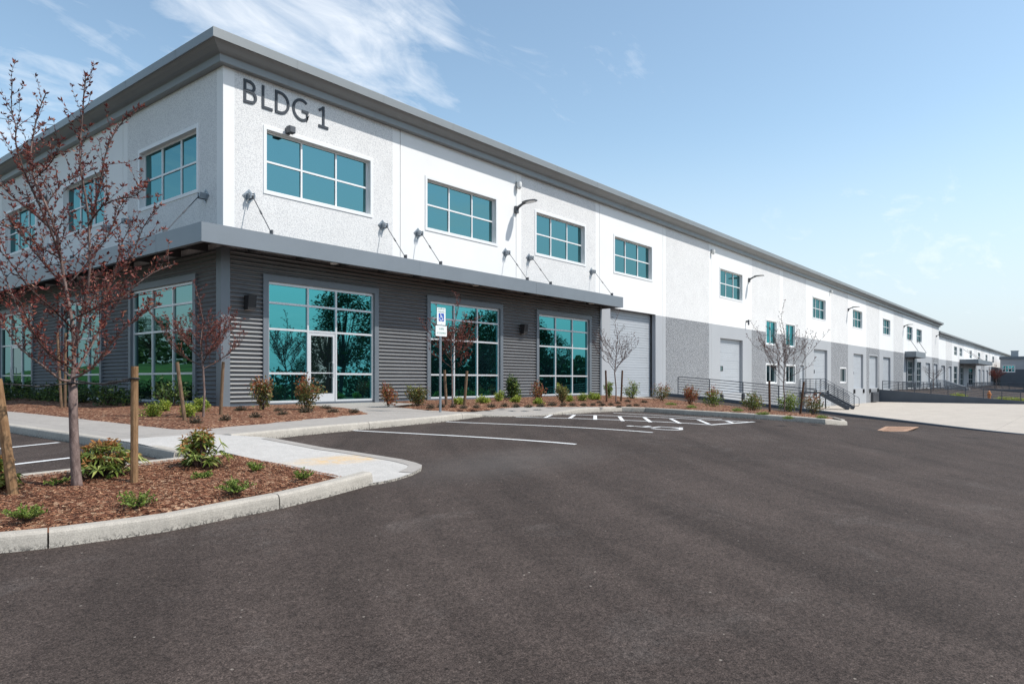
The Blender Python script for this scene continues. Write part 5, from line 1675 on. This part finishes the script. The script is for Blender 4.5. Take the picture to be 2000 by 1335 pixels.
# yellow-green mounds
lm = ['leaf_lime', 'leaf_mid']
for i, (x, y, w, h, lab) in enumerate((
    (299, 815, 44, 24, 'larger yellow green mound left of the leaning corner stake'), (322, 804, 26, 22, 'pale variegated mound under the shaded end storefront'),
    (368, 815, 40, 26, 'bright yellow green mound between the corner stakes'), (392, 805, 34, 26, 'yellow green mound behind the corner tree trunk'),
    (944, 788, 28, 14, 'bright lime mound right of the stake beside the sign tree'), (975, 784, 24, 18, 'lime mound left of the dark conical evergreen'),
    (1009, 787, 24, 12, 'lime mound in front of the dark conical evergreen'), (1051, 790, 22, 10, 'flat lime mound under the thin red leaved shrub'),
    (1112, 785, 20, 13, 'lime mound beside the lime topped shrub'), (1137, 783, 22, 14, 'lime mound at the right of the third storefront'),
    (1156, 781, 20, 13, 'green mound by the end of the corrugated siding'), (1166, 781, 16, 12, 'lime mound nearest the bare tree stakes'),
    (896, 790, 26, 13, 'pale lime mound at the foot of the sign tree'))):
    S('euonymus', lab, x, y, w, h, 80+i, lm, sp_half, 520, .055, shape='dome', asp=.5, stems=14, lmp=.2)
# dark heather mounds
hea = [(381, 829, 28, 22), (440, 823, 22, 18), (499, 817, 24, 16), (470, 803, 24, 14), (553, 811, 22, 12), (544, 804, 18, 10), (597, 806, 26, 14), (650, 806, 24, 12), (636, 799, 24, 10), (692, 806, 20, 11),
       (841, 798, 16, 12), (862, 796, 16, 12), (885, 796, 14, 10), (905, 798, 16, 10), (930, 797, 16, 10), (960, 796, 18, 11), (985, 795, 16, 11), (1007, 796, 16, 11), (1032, 796, 16, 9), (1056, 795, 18, 10), (1079, 793, 18, 11),
       (1100, 792, 14, 9), (1118, 793, 14, 10), (1139, 793, 14, 9), (1158, 792, 12, 8), (1176, 793, 14, 9), (1193, 792, 12, 8), (1170, 788, 12, 8), (1207, 789, 12, 8), (1226, 786, 14, 8), (1243, 793, 12, 7), (1258, 787, 14, 8), (1228, 794, 12, 7), (1209, 796, 12, 7)]
hlab = ['beside the leaning corner stake, nearest the pavement corner', 'in front of the upright corner stake', 'in front of the tall orange tipped shrub', 'against the siding behind the tall orange tipped shrub', 'left of the entrance shrub, front one of two', 'left of the entrance shrub, back one of two',
        'in front of the bushy entrance shrub', 'right of the entrance shrub, front one of two', 'right of the entrance shrub, close to the door', 'alone at the pointed end of the first bed',
        'left of the parking sign post', 'right of the parking sign post', 'at the foot of the sign tree, left side', 'at the foot of the sign tree, right side', 'right of the sign tree stake', 'in front of the bright lime mound',
        'left before the dark conical evergreen', 'right before the dark conical evergreen', 'between the evergreen and the thin red shrub', 'before the thin red leaved shrub', 'before the left mullion of the third storefront', 'under the lime topped shrub',
        'right of the lime topped shrub', 'before the right end of the third storefront', 'before the corrugated siding end, left one', 'before the corrugated siding end, right one', 'in front of the left bare tree stake', 'behind the left bare tree stake',
        'between the bare tree stakes', 'right of the bare tree stakes, back row', 'right of the bare tree stakes, near the kerb', 'before the green shrub at the roll up door', 'middle of the mulch before the roll up door', 'near the kerb below the bare tree']
def heather_mesh(seed):
    random.seed(seed); mb = MB()
    for k in range(420):
        d = rnd_dir(.05, 1); r = random.uniform(.15, 1); p = Vector((d.x*.5*r, d.y*.5*r, d.z*.8*r*random.uniform(.7, 1.1)))
        mb.leaf(p, (Vector((d.x, d.y, .9))+rnd_dir()*.35), rnd_dir(), random.uniform(.15, .32), .05, 0, .1)
    me = mb.build('heather', M['leaf_heather']); me_d = me.data; bpy.data.objects.remove(me); return me_d
hm = [heather_mesh(s) for s in (1, 2, 3)]
for i, (x, y, wpx, hpx) in enumerate(hea):
    p, w, h = ps(x, y, wpx, hpx)
    o = bpy.data.objects.new('heather', hm[i % 3]); COL.objects.link(o); o.location = p; o.scale = (w, w, h); o.rotation_euler = (0, 0, i*1.3)
    tag(o, 'small dark brown heather mound '+hlab[i], 'heather', 'dark heather mounds in the beds')
# small grassy tufts of the right bed
for i, (x, y, w, lab) in enumerate(((1440, 803, 22, 'left of the olive shrub'), (1490, 810, 26, 'right of the olive shrub'), (1540, 818, 22, 'before the island end tree trunk'), (1605, 817, 22, 'at the tip beside the last shrub'), (1310, 792, 22, 'below the railing start'), (1350, 797, 20, 'below the reddish shrub'))):
    p, ww, hh = ps(x, y, w, 9)
    o = bpy.data.objects.new('grass_tuft', hm[i % 3].copy()); o.data.materials[0] = M['leaf_mid']; COL.objects.link(o); o.location = p; o.scale = (ww, ww, hh); o.rotation_euler = (0, 0, i)
    tag(o, 'low green tuft in the island mulch '+lab, 'tuft', 'low tufts in the right island')
# dark green row under the shaded end wall
GD = 'dark green shrubs in the shaded bed'
drk = None
for i in range(17):
    y = 25.5-i*1.55
    x = -1.2-.45*(i % 2)-.3*math.sin(i*2.2)
    if y < .3: x -= .4
    z = z1(x, y)+KH+.03
    lab = 'dark green low shrub in the shaded bed, number %d from the corner' % (17-i)
    pos = ('by the end wall, behind the left tree', )
    if drk is None:
        drk = shrub('laurel', lab, (x, y, z), 1.15, .62, 300, ['leaf_dark', 'leaf_mid'], lambda p, w, h: 1 if random.random() < .18 else 0, 620, .12, group=GD, shape='dome', asp=.38, stems=16, upright=.7)
    else: dup(drk, (x, y, z), i*1.9, (1+.2*math.sin(i), 1+.15*math.cos(i*2), .85+.25*math.sin(i*1.7)))
LB = ['nearest the corner of the building', 'second from the building corner', 'third from the building corner', 'under the first shaded storefront', 'at the left jamb of the first shaded storefront', 'before the siding between first and second shaded storefronts', 'under the second shaded storefront, right half',
      'under the second shaded storefront, left half', 'behind the two grey posts', 'left of the two grey posts', 'before the siding next to the shaded door', 'right of the shaded glass door', 'in front of the shaded glass door', 'left of the shaded glass door', 'near the left edge of the photo', 'beside the leaning stake at the left edge', 'farthest along the shaded wall']
dl = sorted([o for o in COL.objects if o.name.startswith('laurel')], key=lambda o: o.location.y)
for o, l in zip(dl, LB): o['label'] = 'dark green low shrub '+l; o['category'] = 'shrub'
# far tufts by the hydrant
for i, (x, y, lab) in enumerate(((80.0, -7.4, 'left of the hydrant'), (81.0, -11.4, 'right of the hydrant, near one'), (82.0, -12.4, 'right of the hydrant, middle one'), (81.5, -13.6, 'right of the hydrant, far one'))):
    o = bpy.data.objects.new('grass_tuft', hm[i % 3].copy()); o.data.materials[0] = M['leaf_lime']; COL.objects.link(o); o.location = (x, y, float(zd2(x, y))); o.scale = (1.6, 1.6, .5)
    tag(o, 'pale green far tuft '+lab, 'tuft', 'far tufts by the hydrant')

# ------------------------------------------------------------------ what the window glass reflects: trees, bank and building across the lot
def far_tree(label, base, H, Wd, seed, conifer=False, group='trees mirrored in the storefront glass'):
    random.seed(seed); t = thing('leafy_tree' if not conifer else 'conifer_tree', label, 'tree', base, 0, group)
    tr = MB(); tr.tube([(0, 0, -.3), (0.1, 0, H*.4), (0, .1, H*.9)], [H*.022, H*.016, .03], 8)
    lf = MB(); cl = []
    for k in range(46):
        if conifer:
            z = random.uniform(.1, 1)**.8; r = Wd*.5*(1-z)*random.uniform(.5, 1); a = random.uniform(0, 6.28); c = Vector((r*math.cos(a), r*math.sin(a), H*(.08+.92*z)))
        else:
            d = rnd_dir(-.7, 1); c = Vector((d.x*Wd*.38, d.y*Wd*.38, H*(.58+.32*d.z)))
            tr.tube([(0, 0, H*.3), (c.x*.5, c.y*.5, (c.z+H*.3)/2), c], [.06, .04, .015], 5)
        cl.append(c)
    for k in range(7000):
        c = random.choice(cl); s = H*(.04 if conifer else .065); p = c+rnd_dir()*s*random.random()**.5*1.7; L = random.uniform(.13, .30)*H/10
        lf.leaf(p, rnd_dir(-.6, .6), rnd_dir(), L, L*.6, 0, .1)
    tr.build('trunk', M['bark_thin'], t); lf.build('crown', M['leaf_tree'], t)
    return t
ft = far_tree('tall leafy tree across the lot, mirrored beside the entrance door', (33, -38, -1.5), 11.5, 7, 1)
f2 = far_tree('broad leafy tree mirrored in the second storefront', (52, -37, -1.6), 11, 9, 2)
f3 = far_tree('leafy tree mirrored at the left of the third storefront', (64, -40, -1.6), 12, 6.5, 3)
cf = far_tree('dark conifer far across the lot, mirrored left of the door', (44, -108, -1.7), 11, 6, 4, True)
for i, (x, y, h, l) in enumerate(((50, -112, 1.0, 'second dark conifer mirrored left of the door'), (36, -104, .8, 'small conifer mirrored near the left jamb'), (58, -104, .75, 'low conifer mirrored behind the sign'), (-46, 92, 1.1, 'conifer on the grass bank mirrored in the shaded wall'))):
    dup(cf, (x, y, -1.7 if y < 0 else 4.0), i, h, l)
for i, (x, y, h, l) in enumerate(((46, -46, .62, 'low leafy tree filling the mirrored hedge line'), (25, -46, .5, 'bushy low tree mirrored under the first storefront'), (40, -52, .55, 'second bushy low tree mirrored under the first storefront'), (75, -44, .9, 'leafy tree mirrored above the third storefront'),
                                  (-48, 60, .8, 'leafy tree on the bank mirrored in the shaded glass'), (-52, 120, .9, 'far leafy tree on the bank mirrored in shaded glass'), (-40, 40, .7, 'near leafy tree on the bank mirrored in shaded glass'))):
    dup(f2, (x, y, -1.6 if y < 0 else 3.5), i*1.1, h, l)
random.seed(9)
wd = MB()
for k in range(9000):
    x = random.uniform(57, 125); hh = (9.0+1.6*math.sin(x*.33)+1.1*math.sin(x*.81)) if x < 84 else 4.5+.8*math.sin(x*.6)
    p = Vector((x, random.uniform(-66, -57), -1.6+(hh+1.6)*random.random()**.8)); L = random.uniform(.6, 1.2)
    wd.leaf(p, rnd_dir(), rnd_dir(), L, L*.7, 0, .1)
tag(wd.build('woodland', M['leaf_tree']), 'dark belt of woodland across the lot, mirrored in the second and third storefronts', 'woodland', None, 'stuff')
hd = MB()
for k in range(9000):
    p = Vector((random.uniform(5, 75), random.uniform(-58, -54), random.uniform(-1.6, 2.0+.5*math.sin(k*.01)))); L = random.uniform(.3, .7)
    hd.leaf(p, rnd_dir(), rnd_dir(), L, L*.6, 0, .1)
tag(hd.build('hedge', M['leaf_dark']), 'long green hedge across the lot, mirrored low in the storefront glass', 'hedge')
bk = MB(); rowsb = [(-24, -1.0), (-32, .4), (-42, 2.6), (-60, 4.2), (-120, 4.6)]
for i in range(len(rowsb)-1):
    (x0, z0), (x1, z1_) = rowsb[i], rowsb[i+1]
    bk.q([(x0, 14, z0), (x0, 170, z0), (x1, 170, z1_), (x1, 14, z1_)])
random.seed(19)
w2_ = MB()
for k in range(6000):
    y = random.uniform(20, 190); hh = 6.5+1.6*math.sin(y*.21)+1.2*math.sin(y*.53)
    p = Vector((random.uniform(-76, -66), y, 4+hh*random.random()**.8)); L = random.uniform(.7, 1.4)
    w2_.leaf(p, rnd_dir(), rnd_dir(), L, L*.7, 0, .1)
tag(w2_.build('woodland', M['leaf_tree']), 'dark trees along the top of the grass bank, mirrored in the shaded end windows', 'woodland', None, 'stuff')
h2_ = MB()
for k in range(5000):
    p = Vector((random.uniform(-26.5, -24), random.uniform(14, 120), random.uniform(-1.1, .6))); L = random.uniform(.25, .5)
    h2_.leaf(p, rnd_dir(), rnd_dir(), L, L*.6, 0, .1)
tag(h2_.build('hedge', M['leaf_dark']), 'low dark hedge at the foot of the grass bank, mirrored in the end windows', 'hedge')
struct(bk.build('grass_bank', M['grass'], smooth=True))

# overhead cable at the upper left
mb = MB(); a = Vector(dir_px(-300, 170))*90; b = Vector(dir_px(200, 252))*90
co = Vector((CAMX, CAMY, CAMZ)); pts = []
for k in range(13):
    u = k/12; p = co+a.lerp(b, u); p.z -= 1.2*u*(1-u)*2; pts.append(p)
mb.tube(pts, .028, 5)
tag(mb.build('overhead_cable', M['black']), 'thin dark overhead cable crossing the sky behind the roof at upper left', 'cable')
